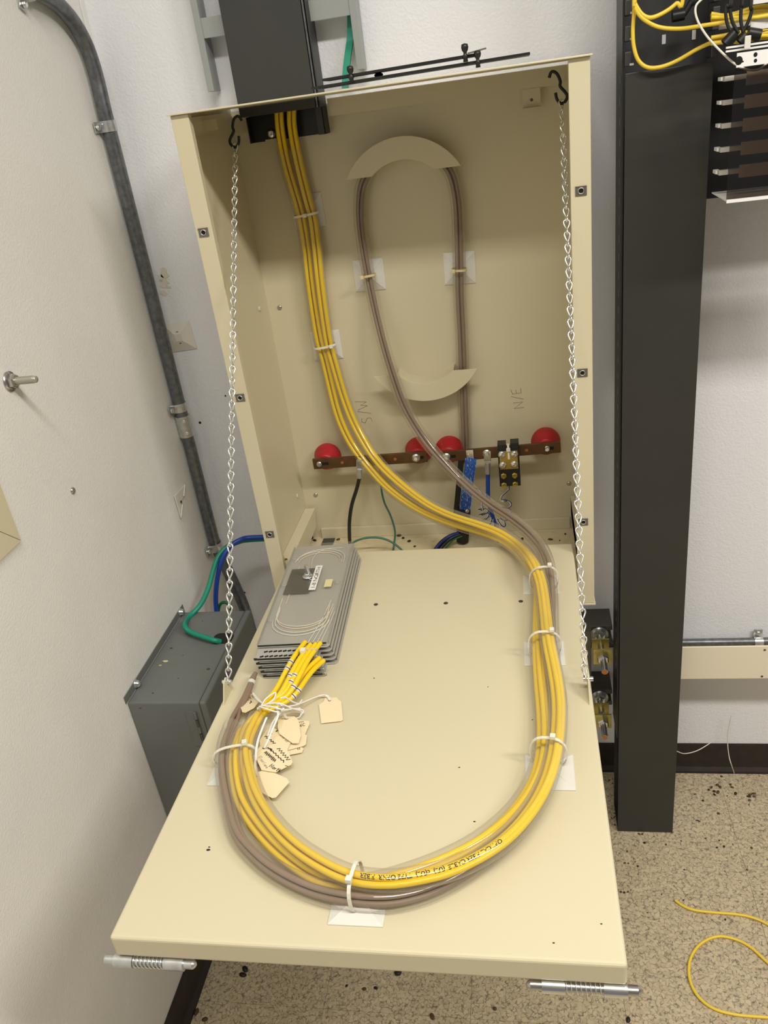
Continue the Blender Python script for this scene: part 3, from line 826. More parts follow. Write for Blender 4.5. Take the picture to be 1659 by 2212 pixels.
def tie(label, ring, wdir, head, hdir, mat='white_nylon', w=0.0042):
    o = MB().band(ring, wdir, 0.0013, w, closed=True).build('cable_tie', mat)
    tag(o, label, 'cable tie', 'nylon cable ties')
    hx, hy, hz = hdir
    MB().obox(head, hx, hy, hz, 0.0036, 0.0036, 0.0030).build('tie_head', mat, o, bevel=0.0010)
    return o
def tie_ring(c, a, b, ra, rb, n=24, pw=2.0):
    out = []
    for i in range(n):
        t = 2*math.pi*i/n; ct, st = math.cos(t), math.sin(t)
        f = lambda q: math.copysign(abs(q)**(2/pw), q)
        out.append(c + a*(ra*f(ct)) + b*(rb*f(st)))
    return out
def near(path, p): return min(range(1, len(path)-1), key=lambda i: (path[i]-p).length)
def tie_over(paths, p, label, mat='white_nylon', base=0.0, nrm=V((0,-1,0)), headside=-1, extra=0.0):
    """one tie round the tubes that pass near p"""
    I = [near(q, p) for q in paths]; C = [q[i] for q, i in zip(paths, I)]
    t = sum(((q[i+1]-q[i-1]).normalized() for q, i in zip(paths, I)), V((0,0,0))).normalized()
    n = (nrm-t*nrm.dot(t)).normalized(); b = t.cross(n)
    lo = min((c-p).dot(b) for c in C)-RT; hi = max((c-p).dot(b) for c in C)+RT
    nl = min((c-p).dot(n) for c in C)-RT; nh = max((c-p).dot(n) for c in C)+RT
    c0 = p + b*((lo+hi)/2) + n*((nl+nh)/2)
    ring = tie_ring(c0, b, n, (hi-lo)/2+0.0016+extra, (nh-nl)/2+0.0014+extra, pw=2.5)
    head = c0 + n*((nh-nl)/2+0.004+extra) + b*((hi-lo)/2*0.55*headside) if abs(headside) < 9 else c0 + b*math.copysign((hi-lo)/2+0.004, headside)
    return tie(label, ring, t, head, (b, t, n), mat)
tie_over([PA, PB_], HY(664,463,YT), 'white cable tie holding the yellow tubes on the upper mount', headside=-0.1)
tie_over([PA, PB_], HY(703,747,YT), 'white cable tie holding the yellow tubes on the lower mount', headside=-1.4)
tie_over([PC[95:]], HY(795,595,YT), 'yellowed cable tie on the left leg of the brown tube loop', mat='old_nylon', headside=1.5)
tie_over([PC[:80]], HY(990,582,YT), 'yellowed cable tie on the right leg of the brown tube loop', mat='old_nylon', headside=-1.5)
PCd = [p for p in PC if p.y < 0.0]; PAd = [p for p in PA if p.y < 0.0]; PBd = [p for p in PB_ if p.y < 0.0]
tie_over([PAd, PBd, PCd], HP(1175,1262,0.024), 'white cable tie nearest the hinge of the panel', nrm=PN, headside=-0.8)
tie_over([PAd, PBd, PCd], HP(1177,1398,0.024), 'white cable tie midway down the right side of the loop', nrm=PN, headside=-0.9)
tie_over([PAd, PBd, PCd], HP(1187,1630,0.022), 'white cable tie at the right bend of the loop', nrm=PN, headside=-0.5)
tie_over([PAd, PBd, PCd], HP(770,1915,0.022), 'white cable tie at the front middle of the loop', nrm=PN, headside=-1.1)
tie_over([PAd, PBd, PCd], HP(506,1634,0.018), 'white cable tie at the left bend of the loop beside the tags', nrm=PN, headside=1.1)

# ================================================================ GROUND BARS
def lug(mb, p, dn, L, w, mbcol=None):
    pass
def ground_bar(pl, pr, label, ins, bolts, holes, slots):
    pl, pr = V(pl), V(pr); ax = (pr-pl).normalized(); c = (pl+pr)/2; up = V((0,1,0)).cross(ax)*-1
    up = ax.cross(V((0,1,0)))*-1
    up = V((0,0,1)); up = (up-ax*up.dot(ax)).normalized(); fw = V((0,-1,0))
    t = thing('ground_bar', c, label, 'ground bar', 'copper ground bars')
    MB().obox(c, ax, V((0,1,0)), up, (pr-pl).length/2, 0.0032, 0.0120).build('bar', 'copper_bar', t, bevel=0.0006)
    at = lambda u, v: HY(u, v, c.y-0.0032)
    for u in ins:
        q = pl.lerp(pr, u); y0 = c.y+0.0034
        D = YB-0.0003-y0
        MB().lathe((q.x, y0, q.z), (0,1,0), [(0,0),(0.015,0),(0.018,0.002),(0.021,D*0.25),(0.0285,D*0.48),(0.0310,D*0.62),(0.0295,D*0.76),(0.022,D*0.88),(0.020,D),(0,D)], n=28).build('insulator', 'red_insulator', t)
    for u, r, wr in bolts:
        q = pl.lerp(pr, u) + fw*0.0033
        m = MB(); m.lathe(q, (0,-1,0), [(wr, 0), (wr, 0.0014), (0, 0.0014)], n=18)
        w_ = m.build('washer', 'zinc', t)
        b = MB(); hexbolt(b, q+fw*0.0014, (0,-1,0), r, 0.0055); b.build('bolt', 'zinc', t)
    for u in holes:
        q = pl.lerp(pr, u) + fw*0.0033
        MB().cyl(q, q+fw*0.0004, 0.0034).build('hole', 'copper_end', t)
    for u in slots:
        q = pl.lerp(pr, u) + fw*0.0033
        MB().obox(q, ax, fw, up, 0.010, 0.0003, 0.0034).build('slot', 'black_hole', t, bevel=0.0002)
    return t
GY = 0.246
ground_bar(HY(677,1002,GY), HY(923,986,GY), 'brown copper ground bar on red insulators, the left of two on the back panel', (0.10, 0.915), [(0.055,0.0046,0.0058),(0.42,0.005,0.006),(0.585,0.005,0.006),(0.905,0.0054,0.0092)], (0.26, 0.725), (0.10, 0.93))
ground_bar(HY(949,987,GY), HY(1211,965,GY), 'brown copper ground bar with the blue leads, the right of two on the back panel', (0.075, 0.885), [(0.06,0.0052,0.0092),(0.255,0.0046,0.006),(0.40,0.0058,0.0094),(0.89,0.0050,0.0058)], (0.725,), (0.10, 0.905))

# ---- leads on the bars
def at(u, v, y): return HY(u, v, y)
def lead(name, label, cat, mat, pts, r, parts=(), n=10):
    o = MB().tube(smooth_path(pts, 7), r, n=n).build(name, mat)
    tag(o, label, cat); return o
def lugged(label, mat, pts, r, bolt, barrel_end):
    o = lead('ground_lead', label, 'lead', mat, pts, r)
    b0, b1 = V(bolt), V(barrel_end)
    d = (b1-b0).normalized()
    m = MB(); m.obox(b0+d*0.004, d, V((0,1,0)), d.cross(V((0,1,0))), 0.012, 0.0012, 0.0075)
    m.build('lug_tongue', 'zinc', o, bevel=0.0008)
    MB().cyl(b0.lerp(b1, 0.42), b1, r+0.0016, n=12).build('lug_barrel', 'galv_light', o)
    MB().cyl(b1-d*0.001, b1+d*0.0035, r-0.0006, n=10).build('bare_copper', 'copper_end', o)
    return o
yl = GY-0.006
lugged('black lead with a crimped lug hanging from the left ground bar', 'black_plastic',
       [at(776,1034,yl), at(770,1058,yl), at(760,1090,yl), at(755,1125,yl), at(755,1160,yl+.004), at(756,1176,yl+.006)], 0.0042, at(777,1000,yl), at(776,1032,yl))
lead('green_wire', 'thin green wire hanging from the left ground bar', 'wire', 'green_wire',
     [at(820,1000,0.255), at(823,1050,0.262), at(830,1085,0.262), at(843,1112,0.258), at(853,1145,0.25), at(852,1170,0.24), at(848,1196,0.22)], 0.0022)
lead('green_wire', 'thin green wire arched over the cabinet floor', 'wire', 'green_wire',
     [at(745,1185,0.20), at(770,1168,0.205), at(800,1161,0.21), at(830,1164,0.21), at(855,1177,0.205), at(880,1200,0.19)], 0.0024)
lugged('blue lead with a crimped lug hanging from the right ground bar', 'blue_cable',
       [at(1054,1024,yl), at(1054,1050,yl), at(1055,1080,yl), at(1063,1112,yl), at(1073,1145,yl), at(1080,1185,yl+.01)], 0.0046, at(1053,982,yl), at(1054,1023,yl))
# flat blue braid strap ending in a black sleeve
yb_ = GY-0.008
br = MB(); P = smooth_path([at(1017,990,yb_), at(1016,1005,yb_-.003), at(1011,1040,yb_-.003), at(1007,1075,yb_), at(1004,1105,yb_+.004), at(1003,1120,yb_+.006)], 6)
o = br.band(P, (1,0,-0.12), 0.004, 0.0235).build('braided_strap', 'blue_braid'); tag(o, 'flat blue braided strap hanging from the right ground bar', 'strap')
MB().obox(at(1015,981,yl), (1,0,0), (0,1,0), (0,0,1), 0.0075, 0.001, 0.0095).build('lug_tongue', 'zinc', o)
bl = MB().tube(smooth_path([at(1002,1098,yb_+.008), at(1001,1125,yb_+.008), at(999,1168,yb_+.010)], 5), [0.0150]*4+[0.0138]*7, n=14)
bl.build('black_sleeve', 'black_rubber', o)
MB().band(smooth_path([at(996,995,yb_+.005), at(990,1060,yb_+.006), at(985,1110,yb_+.008)], 5), (1,0,0), 0.004, 0.012).build('strap_backing', 'black_rubber', o)
bb = MB(); hexbolt(bb, at(1009,1103,yb_-.004), (0.2,-1,0), 0.0045, 0.004); bb.build('bolt', 'zinc', o)
for k, (mat, lab, cat) in enumerate([('blue_dark','dark blue cable curving out of the black sleeve','cable'), ('black_plastic','black cable beside the dark blue one on the cabinet floor','cable'), ('green_dark','thin dark green wire beside the dark blue cable','wire')]):
    lead('floor_cable', lab, cat, mat, [at(990+k*4,1152+k*3,0.235), at(972+k*4,1158+k*4,0.225), at(952+k*7,1172+k*4,0.215), at(934+k*10,1196,0.20)], (0.0042,0.0042,0.0020)[k])
# coiled twisted pair from the terminal block
def coil(label, axis_pts, r, turns, wr, mat, extra0=(), extra1=()):
    ax = smooth_path(axis_pts, 8); fr = frames(ax, UP0); pts = [V(p) for p in extra0]; N = turns*12
    for i in range(N+1):
        f = i/N*(len(ax)-1); j = min(int(f), len(ax)-2); p = ax[j].lerp(ax[j+1], f-j); t, n_, b = fr[j]
        a = 2*math.pi*i/12
        pts.append(p + n_*math.cos(a)*r + b*math.sin(a)*r)
    pts += [V(p) for p in extra1]
    return pts
cp = coil('', [at(1093,1078,0.225), at(1092,1106,0.225), at(1085,1128,0.22), at(1062,1132,0.22), at(1046,1116,0.22), at(1042,1098,0.222)], 0.0105, 9, 0.001, '',
          [at(1099,1042,0.218), at(1098,1058,0.222), at(1083,1072,0.222), at(1080,1080,0.222)], [at(1040,1090,0.222), at(1046,1072,0.225), at(1034,1058,0.228), at(1022,1054,0.230)])
cw = tag(MB().tube(cp, 0.0012, n=5).build('coiled_pair', 'white_plastic'), 'thin blue and white wire pair coiled below the black terminal block', 'wire')
MB().tube([p+V((0.0016,-0.0006,0.0008)) for p in cp], 0.0011, n=5).build('blue_wire', 'blue_dark', cw)

# ---- black terminal block clamped on the right bar
TBY = 0.214
a0 = at(1074,962,TBY); a1 = at(1125,1049,TBY)
TB = thing('terminal_block', ((a0.x+a1.x)/2, TBY+0.012, a1.z), 'black terminal block with brass plate and studs on the right ground bar', 'terminal block')
def fx(f): return a0.x + (a1.x-a0.x)*f
tb = MB().box((a0.x, TBY, a1.z), (a1.x, TBY+0.026, at(1098,972,TBY).z))
tb.box((a0.x, TBY+0.002, at(1098,973,TBY).z), (fx(0.40), TBY+0.026, a0.z)); tb.box((fx(0.60), TBY+0.002, at(1098,973,TBY).z), (a1.x, TBY+0.026, a0.z+0.002))
tb.build('body', 'black_plastic', TB, bevel=0.0008)
zt, zb = at(1098,974,TBY).z, at(1098,1013,TBY).z
MB().box((fx(0.07), TBY-0.0016, zb), (fx(0.93), TBY, zt)).build('plate', 'brass', TB, bevel=0.0006)
for u, v in [(1084,982),(1111,981),(1086,1005),(1111,1003)]:
    p = at(u, v, TBY-0.002)
    m = MB().lathe(p, (0,-1,0), [(0.0078,0),(0.0078,0.0012),(0.0066,0.0014),(0.0064,0.0034),(0.0052,0.0042),(0,0.0042)], n=16)
    s = m.build('screw', 'zinc', TB)
    a = random.uniform(0.6, 1.0)
    MB().obox(p+V((0,-0.0043,0)), (math.cos(a),0,math.sin(a)), (0,1,0), (-math.sin(a),0,math.cos(a)), 0.0045, 0.0002, 0.0007).build('slot', 'copper_end', s)
for u, v in [(1088,1027),(1112,1026),(1089,1047),(1113,1045)]:
    p = at(u, v, TBY)
    m = MB(); hexbolt(m, p, (0,-1,0), 0.0062, 0.004); m.cyl(p+V((0,-0.004,0)), p+V((0,-0.0105,0)), 0.0034, n=10)
    m.build('stud', 'brass', TB)
tie_p = at(1098,970,TBY-0.002)
w = MB().box((tie_p.x-0.002, TBY-0.0032, at(1098,991,TBY).z), (tie_p.x+0.002, TBY-0.0016, a0.z+0.003)).build('cable_tie', 'white_nylon')
tag(w, 'white cable tie binding the black terminal block to the ground bar', 'cable tie')
MB().box((tie_p.x-0.0042, TBY-0.0072, tie_p.z-0.004), (tie_p.x+0.0042, TBY-0.0030, tie_p.z+0.003)).build('tie_head', 'white_nylon', w, bevel=0.0008)

# ================================================================ SPLICE TRAYS ON THE PANEL
# tray axes in the panel plane: d runs from the hinge towards the front, w across
TR0 = PT(0.0585, 0.006, 0.0)                    # back left corner of the stack
d_ = V((0.0175, -0.340, 0)); d_ = (d_-PN*d_.dot(PN)).normalized(); w_ = PN.cross(d_)
if w_.x < 0: w_ = -w_
def TP(a, b, h): return TR0 + w_*a + d_*b + PN*h
TWID, TLEN, TTH = 0.121, 0.338, 0.0084
def rounded(a0, a1, b0, b1, r, h):
    out = []
    for ca, cb, s in ((a1-r, b0+r, -90), (a1-r, b1-r, 0), (a0+r, b1-r, 90), (a0+r, b0+r, 180)):
        for k in range(5):
            t = math.radians(s + 22.5*k); out.append(TP(ca+r*math.cos(t), cb+r*math.sin(t), h))
    return out
NT = 5
tlabels = ['lowest grey fibre splice tray of the stack on the panel', 'second grey splice tray up from the panel', 'middle grey splice tray of the stack of five', 'grey splice tray directly under the top one', 'topmost grey splice tray with clear cover and looped white fibres']
for k in range(NT):
    h0 = 0.0006 + k*TTH; sh = (NT-1-k)*0.0022       # lower trays lie a little further right
    top = k == NT-1
    t = thing('splice_tray', TP(TWID/2+sh, TLEN/2, h0), tlabels[k], 'splice tray', 'stacked splice trays')
    b = MB(); b.prism(rounded(sh, TWID+sh, 0.0, TLEN, 0.008, h0+0.0004), PN*0.0012)
    base = b.build('tray_base', 'tray_metal', t)
    # side walls
    wl = MB()
    wl.obox(TP(sh+0.0012, TLEN/2, h0+0.0040), w_, d_, PN, 0.0007, TLEN/2-0.008, 0.0028)
    wl.build('side_wall', 'tray_metal', t)
    wl = MB(); wl.obox(TP(TWID+sh-0.0012, TLEN/2, h0+0.0040), w_, d_, PN, 0.0007, TLEN/2-0.008, 0.0028)
    wl.build('side_wall', 'tray_metal', t)
    # front lip with rolled ends
    lip = MB(); l0 = TLEN-0.001
    lip.prism([TP(sh+0.004, l0, h0+0.0006), TP(sh+TWID*0.86, l0, h0+0.0006), TP(sh+TWID*0.86, l0+0.030, h0+0.0006), TP(sh+0.004, l0+0.030, h0+0.0006)], PN*0.0011)
    lp_ = lip.build('front_lip', 'tray_metal', t, bevel=0.0004)
    hk = []
    for q in range(9):
        a = math.pi*(q/8)
        hk.append(TP(sh+TWID*0.86 + 0.0030*math.sin(a)*1.2, l0+0.030, h0+0.0012+0.0027*(1-math.cos(a))))
    hk = [TP(sh+0.010, l0+0.030, h0+0.0012)] + hk + [TP(sh+0.010, l0+0.030, h0+0.0012+0.0054)]
    MB().tube(hk, 0.0007, n=5).build('rolled_edge', 'galv_light', t)
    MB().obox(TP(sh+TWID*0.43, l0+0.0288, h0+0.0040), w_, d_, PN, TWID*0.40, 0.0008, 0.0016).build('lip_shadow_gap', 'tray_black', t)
    if top:
        for r_, n_ in ((0.007, 10), (0.0195, 11)):
            for i in range(n_):
                p = TP(sh+0.018+i*0.0078 - (0.004 if r_ > .01 else 0), l0+r_, h0+0.0018)
                MB().obox(p, (w_*0.9+d_*-0.3).normalized(), (d_*0.9+w_*0.3).normalized(), PN, 0.0031, 0.0019, 0.0002).build('hole', 'black_hole', lp_)
        for i in range(6):
            MB().obox(TP(sh+0.018+i*0.0125, l0+0.0265, h0+0.0019), w_, d_, PN, 0.0036, 0.0004, 0.0002).build('slit', 'galv_light', lp_)
    cv = MB(); cv.prism(rounded(sh+0.0005, TWID+sh-0.0005, 0.0005, TLEN-0.0005, 0.008, h0+TTH-0.0016), PN*0.0011)
    cv.build('clear_cover', 'clear_cover', t)
    if top:
        # black strip along the front edge of the cover
        MB().obox(TP(sh+TWID/2, TLEN-0.001, h0+TTH), w_, d_, PN, TWID/2-0.004, 0.0010, 0.0010).build('cover_edge', 'tray_black', t)
        hc = h0+0.0034
        # fibre loops under the cover
        def loop(a0, a1, b0, b1, s0, s1, hh, mat, r=0.0010):
            ca, ra = (a0+a1)/2, (a1-a0)/2; pts = []
            Lst = b1-b0-2*ra
            n = 80
            for i in range(n+1):
                s = s0+(s1-s0)*i/n; s = s % 1.0
                if s < 0.25:
                    th = math.pi*(s/0.25); pts.append(TP(ca-ra*math.cos(th), b0+ra-ra*math.sin(th)*0.85, hh))
                elif s < 0.5: pts.append(TP(a1, b0+ra+Lst*(s-0.25)/0.25, hh))
                elif s < 0.75:
                    th = math.pi*((s-0.5)/0.25); pts.append(TP(ca+ra*math.cos(th), b1-ra+ra*math.sin(th)*0.85, hh))
                else: pts.append(TP(a0, b1-ra-Lst*(s-0.75)/0.25, hh))
            MB().tube(pts, r, n=5).build('fibre', mat, t)
        loop(0.013, 0.104, 0.018, 0.300, 0.00, 0.26, hc, 'white_fibre')
        loop(0.016, 0.108, 0.012, 0.300, 0.00, 0.27, hc, 'white_fibre')
        loop(0.020, 0.100, 0.026, 0.296, 0.00, 0.25, hc, 'ivory_fibre', 0.0009)
        loop(0.014, 0.106, 0.015, 0.286, 0.50, 0.82, hc, 'white_fibre')
        loop(0.017, 0.104, 0.020, 0.292, 0.46, 0.78, hc, 'ivory_fibre', 0.0011)
        loop(0.016, 0.106, 0.020, 0.304, 0.48, 0.80, hc+0.0006, 'white_fibre')
        loop(0.012, 0.110, 0.020, 0.312, 0.50, 0.76, hc, 'white_fibre')
        loop(0.024, 0.098, 0.030, 0.280, 0.80, 0.98, hc, 'ivory_fibre')
        for i, (a, b) in enumerate([(0.078, 0.110), (0.086, 0.116), (0.094, 0.118), (0.100, 0.122)]):
            MB().tube(smooth_path([TP(b-0.006, 0.205+i*0.012, hc), TP((a+b)/2+0.002, 0.270, hc), TP(a+0.004, TLEN, hc)], 6), 0.0009, n=5).build('fibre', 'white_fibre', t)
        MB().tube(smooth_path([TP(0.100, 0.018, hc), TP(0.060, 0.020, hc), TP(0.045, 0.055, hc), TP(0.052, 0.100, hc)], 6), 0.0008, n=5).build('fibre', 'white_fibre', t)
        # black clamp plate with a bolt, and printed label
        hp = h0+TTH+0.0002
        MB().obox(TP(0.036, 0.136, h0+0.0052), w_, d_, PN, 0.0235, 0.043, 0.0003).build('clamp_plate', 'tray_black', t)
        bp = TP(0.050, 0.126, hp)
        m = MB().lathe(bp, PN, [(0.0105,0),(0.0105,0.0010),(0.0065,0.0012),(0,0.0012)], n=18); wz = m.build('washer', 'zinc', t)
        m = MB(); hexbolt(m, bp+PN*0.0012, PN, 0.0068, 0.0050); m.cyl(bp+PN*0.005, bp+PN*0.0235, 0.0042, n=12); m.build('bolt', 'zinc', t)
        MB().tube([TP(0.058+0.011*math.cos(q/6), 0.130+0.011*math.sin(q/6), hp+0.001) for q in range(-9, 12)], 0.0009, n=5).build('ring', 'zinc', t)
        lb = MB().obox(TP(0.0655, 0.133, hp+0.0003), w_, d_, PN, 0.0062, 0.042, 0.0003).build('label_strip', 'tape_label', t)
        vs, fs = text_mb('1-8 NORTH', 0.0115)
        o_ = TP(0.0695, 0.133+0.038, hp+0.0008); xm = max(v.x for v in vs); sc = 0.074/xm
        MB().add([o_ - d_*(v.x*sc) - w_*(v.y*0.9) for v in vs], fs).build('lettering', 'ink', lb)
        MB().obox(TP(0.0925, 0.155, hp+0.0002), w_, d_, PN, 0.0066, 0.0125, 0.0002).build('paper_note', 'note_yellow', t)
        for a, b in [(0.010,0.055),(0.108,0.058),(0.010,0.150),(0.108,0.150),(0.010,0.262),(0.106,0.262)]:
            c = TP(a, b, hp+0.0004)
            MB().tube([c + (w_*math.cos(q)+d_*math.sin(q))*0.0055 for q in [i*math.pi/8 for i in range(0, 11)]], 0.0005, n=4).build('cover_clip', 'galv_light', t)
# the tie on the fan of cables
ft = tag(MB().obox(HP(668,1403,0.052), w_, d_, PN, 0.013, 0.0022, 0.0010).build('cable_tie', 'old_nylon'), 'yellowed cable tie across the yellow cables at the tray lip', 'cable tie')
MB().obox(HP(654,1405,0.054), w_, d_, PN, 0.0042, 0.0042, 0.0032).build('tie_head', 'white_nylon', ft, bevel=0.001)

# ================================================================ PAPER TAGS
def paper_tag(px, h, label, hole=None, string=None, writing=None, tilt=0.0):
    P = [HP(u, v, h) for u, v in px]
    c = sum(P, V((0,0,0)))/len(P)
    P = [p + PN*(p-c).dot(d_)*tilt for p in P]
    o = MB().prism(P, PN*0.0005).build('paper_tag', 'tag_paper')
    tag(o, label, 'tag', 'paper tags on white strings')
    if hole:
        q = HP(*hole, h+0.0007); MB().cyl(q, q+PN*0.0002, 0.0021, n=10).build('eyelet', 'dark_steel', o)
    if string:
        pts = smooth_path([HP(u, v, hh) for u, v, hh in string], 6)
        MB().tube(pts, 0.0011, n=5).build('string', 'white_string', o)
        MB().tube([p + w_*0.0016 + PN*0.0006 - d_*0.001*math.sin(i*0.4) for i, p in enumerate(pts)], 0.00085, n=5).build('string', 'white_string', o)
    if writing: writing(o, h+0.0008)
    return o
def scribble(o, h, a, b, wd, mat='ink', r=0.0007, n=9):
    A, B = HP(*a, h), HP(*b, h); s = (B-A); perp = PN.cross(s.normalized())
    pts = [A + s*(i/n) + perp*(wd*(1 if i % 2 else -1)*random.uniform(.6, 1)) for i in range(n+1)]
    MB().tube(pts, r, n=4).build('scribble', mat, o)
def words(o, h, txt, a, b, size, mat='ink', r=0.0004):
    A, B = HP(*a, h), HP(*b, h); u = (B-A).normalized()
    m = MB(); handwrite(m, txt, A, u, PN.cross(u), size, r); m.build('handwriting', mat, o)
paper_tag([(517,1519),(538,1487),(547,1490),(562,1508),(550,1536),(533,1551),(526,1549)], 0.012, 'written paper tag behind the brown fibres at the panel edge', (545,1497), [(545,1497,.014),(556,1512,.022),(575,1522,.03),(592,1512,.036)],
          lambda o, h: (scribble(o, h, (520,1524), (526,1510), 0.002), scribble(o, h, (533,1536), (543,1514), 0.0012), words(o, h, 'No', (537,1512), (548,1506), 0.008)), tilt=0.3)
paper_tag([(643,1556),(668,1558),(669,1564),(655,1596),(640,1600),(628,1570)], 0.004, 'paper tag with a small written C, peeking out at the right of the pile', None, None, lambda o, h: (words(o, h, '6C', (648,1570), (662,1567), 0.006), words(o, h, 'uen', (646,1561), (662,1559), 0.004, 'faint_ink')))
paper_tag([(612,1600),(655,1585),(663,1589),(661,1608),(655,1612),(618,1622)], 0.0052, 'plain edge of a paper tag showing below the one with a C')
paper_tag([(612,1610),(650,1612),(656,1618),(652,1626),(622,1632),(605,1625)], 0.003, 'lowest paper tag at the right of the pile with two small marks', None, None, lambda o, h: words(o, h, '11', (643,1620), (652,1618), 0.004))
paper_tag([(561,1600),(575,1578),(590,1572),(622,1592),(629,1603),(621,1620),(590,1625),(562,1612)], 0.0075, 'scribbled paper tag in the middle of the pile under the blank rounded one', None,
          [(577,1590,.010),(586,1565,.02),(597,1548,.028),(612,1530,.034),(600,1518,.04)],
          lambda o, h: (scribble(o, h, (573,1590), (594,1606), 0.002), words(o, h, '68', (586,1587), (594,1579), 0.006), words(o, h, 'to be cut', (603,1587), (622,1606), 0.0040, 'faint_ink', 0.0003), scribble(o, h, (596,1580), (600,1578), 0.0015, n=5)))
paper_tag([(601,1556),(612,1548),(636,1548),(645,1556),(650,1590),(645,1606),(632,1606),(604,1586),(600,1572)], 0.0105, 'blank rounded paper tag on top of the pile', (619,1552), [(619,1552,.013),(614,1546,.02),(608,1534,.03),(604,1522,.036)])
paper_tag([(549.6,1631),(561,1613),(581,1609),(621,1620),(632,1646),(629,1652),(596,1669),(565,1664)], 0.012, 'paper tag with heavy black scribbles and the word North', (570,1616), [(570,1616,.015),(578,1600,.022),(590,1570,.03),(600,1545,.036),(596,1525,.04)],
          lambda o, h: (scribble(o, h, (573,1624), (595,1644), 0.0030, n=16), scribble(o, h, (581,1616), (614,1646), 0.0014, n=12), scribble(o, h, (601,1616), (624,1642), 0.0026, n=11, r=0.0006), scribble(o, h, (577,1615), (588,1620), 0.0016, n=6),
                        words(o, h, 'North', (581,1656), (602,1668), 0.0062, r=0.0005), words(o, h, 'Floor', (557,1636), (567,1648), 0.0050, 'faint_ink', 0.0003), words(o, h, 'lane', (567,1650), (577,1662), 0.0050, 'faint_ink', 0.0003), words(o, h, '1', (622,1656), (625,1652), 0.005)))
paper_tag([(549.6,1671),(576,1662),(620,1682),(625,1690),(596,1723),(588,1724.5),(557.7,1709)], 0.010, 'blank paper tag nearest the front beside the clear tubes', (553,1677), [(553,1677,.012),(550,1660,.016),(551,1640,.022),(556,1600,.034),(575,1550,.042)])
paper_tag([(689,1523),(699,1516),(702,1508),(728,1507),(731,1512),(737,1516),(741,1555),(737,1558),(694,1563)], 0.002, 'blank paper tag lying alone to the right of the others', (712,1513), [(712,1513,.004),(706,1504,.006),(695,1501,.008),(675,1509,.010),(645,1521,.018),(618,1526,.03),(596,1520,.04)])
# loose knot of string round the cables
for k, pts in enumerate([
    [(560,1535,.03),(572,1512,.042),(590,1498,.046),(596,1497,.046),(590,1512,.046),(570,1524,.042),(556,1532,.034)],
    [(556,1530,.034),(580,1520,.046),(606,1520,.046),(630,1530,.03),(650,1536,.014),(648,1548,.006),(640,1552,.004)],
    [(566,1524,.044),(590,1527,.046),(612,1533,.04),(640,1531,.02),(655,1535,.010),(650,1545,.006)],
    [(606,1508,.044),(616,1506,.044),(630,1515,.03),(645,1520,.016),(652,1512,.012)],
    [(560,1526,.042),(578,1532,.044),(600,1538,.036),(622,1534,.026),(648,1530,.012)]]):
    o = MB()
    o.tube(smooth_path([HP(u, v, h) for u, v, h in pts], 7), 0.0013, n=5)
    tag(o.build('string', 'white_string'), ['white string looped over the yellow cables nearest the hinge', 'white string trailing from the cables towards the blank tag', 'white string crossing the middle of the yellow cables', 'short white string end on the right of the yellow cables', 'white string lowest across the yellow cables'][k], 'string', 'white tag strings')

# ================================================================ LEFT WALL: CONDUIT, BOX, BOLT
RC = 0.0136; XC = XL+0.003+RC
cpts = [HX(60,-28,XC), HX(110,-2,XC), HX(150,36,XC), HX(185,95,XC), HX(208,165,XC), HX(222,225,XC)]
yc = 0.249
cpts += [V((XC, yc, z)) for z in (1.66, 1.58, 1.45, 1.3, 1.15, 1.0, 0.9, 0.82)] + [V((XC, yc+.002, 0.77)), V((XC+0.012, yc-.004, 0.72)), V((XC+0.034, yc-.02, 0.66)), V((XC+0.050, yc-.03, 0.58)), V((XC+0.05, yc-.03, 0.42))]
cd = MB().tube(resample(smooth_path(cpts, 8, 4), 0.015), RC, n=18).build('conduit', 'galv')
tag(cd, 'galvanised conduit bending down the corner of the left wall', 'conduit')
def strap(parent, c, t, out_dir, side, r):
    """one-hole pipe strap"""
    t = V(t).normalized(); o = V(out_dir); o = (o-t*o.dot(t)).normalized(); s = t.cross(o)
    if s.dot(V(side)) < 0: s = -s
    pts = [c - s*(r+0.0006) - o*r*0.9] + [c - s*math.cos(a)*(r+0.0012) + o*math.sin(a)*(r+0.0012) for a in [i*math.pi/10 for i in range(11)]] + [c + s*(r+0.0015) - o*(r-0.001), c + s*(r+0.018) - o*(r-0.001)]
    st = MB().band(pts, t, 0.0016, 0.019).build('strap', 'galv_light', parent)
    q = c + s*(r+0.010) - o*(r-0.0025)
    m = MB(); hexbolt(m, q, o, 0.0055, 0.005, 12); m.build('screw', 'zinc', st)
for u, v in [(240,272), (390,877)]:
    p = HX(u, v, XC); strap(cd, V((XC, yc, p.z)), (0,0,1), (1,0,0), (0,-1,0), RC)
strap(cd, V((XC+0.002, yc, 0.762)), (0.1,0,-1), (1,0,0), (0,-1,0), RC)
p = HX(57,18,XC); i = near([V(q) for q in cpts], p)
strap(cd, HX(62,-26,XC), (0,-0.9,0.4), (1,0,0), (0,-0.4,-1), RC)
pz = HX(400,918,XC).z
cp_ = MB().cyl((XC, yc, pz-0.024), (XC, yc, pz+0.024), RC+0.0028, n=18).build('coupling', 'galv_light', cd)
for dz in (-0.013, 0.015):
    m = MB(); hexbolt(m, (XC+0.008, yc-RC-0.001, pz+dz), (0.3,-1,0), 0.0042, 0.0035, 10); m.build('set_screw', 'zinc', cp_)

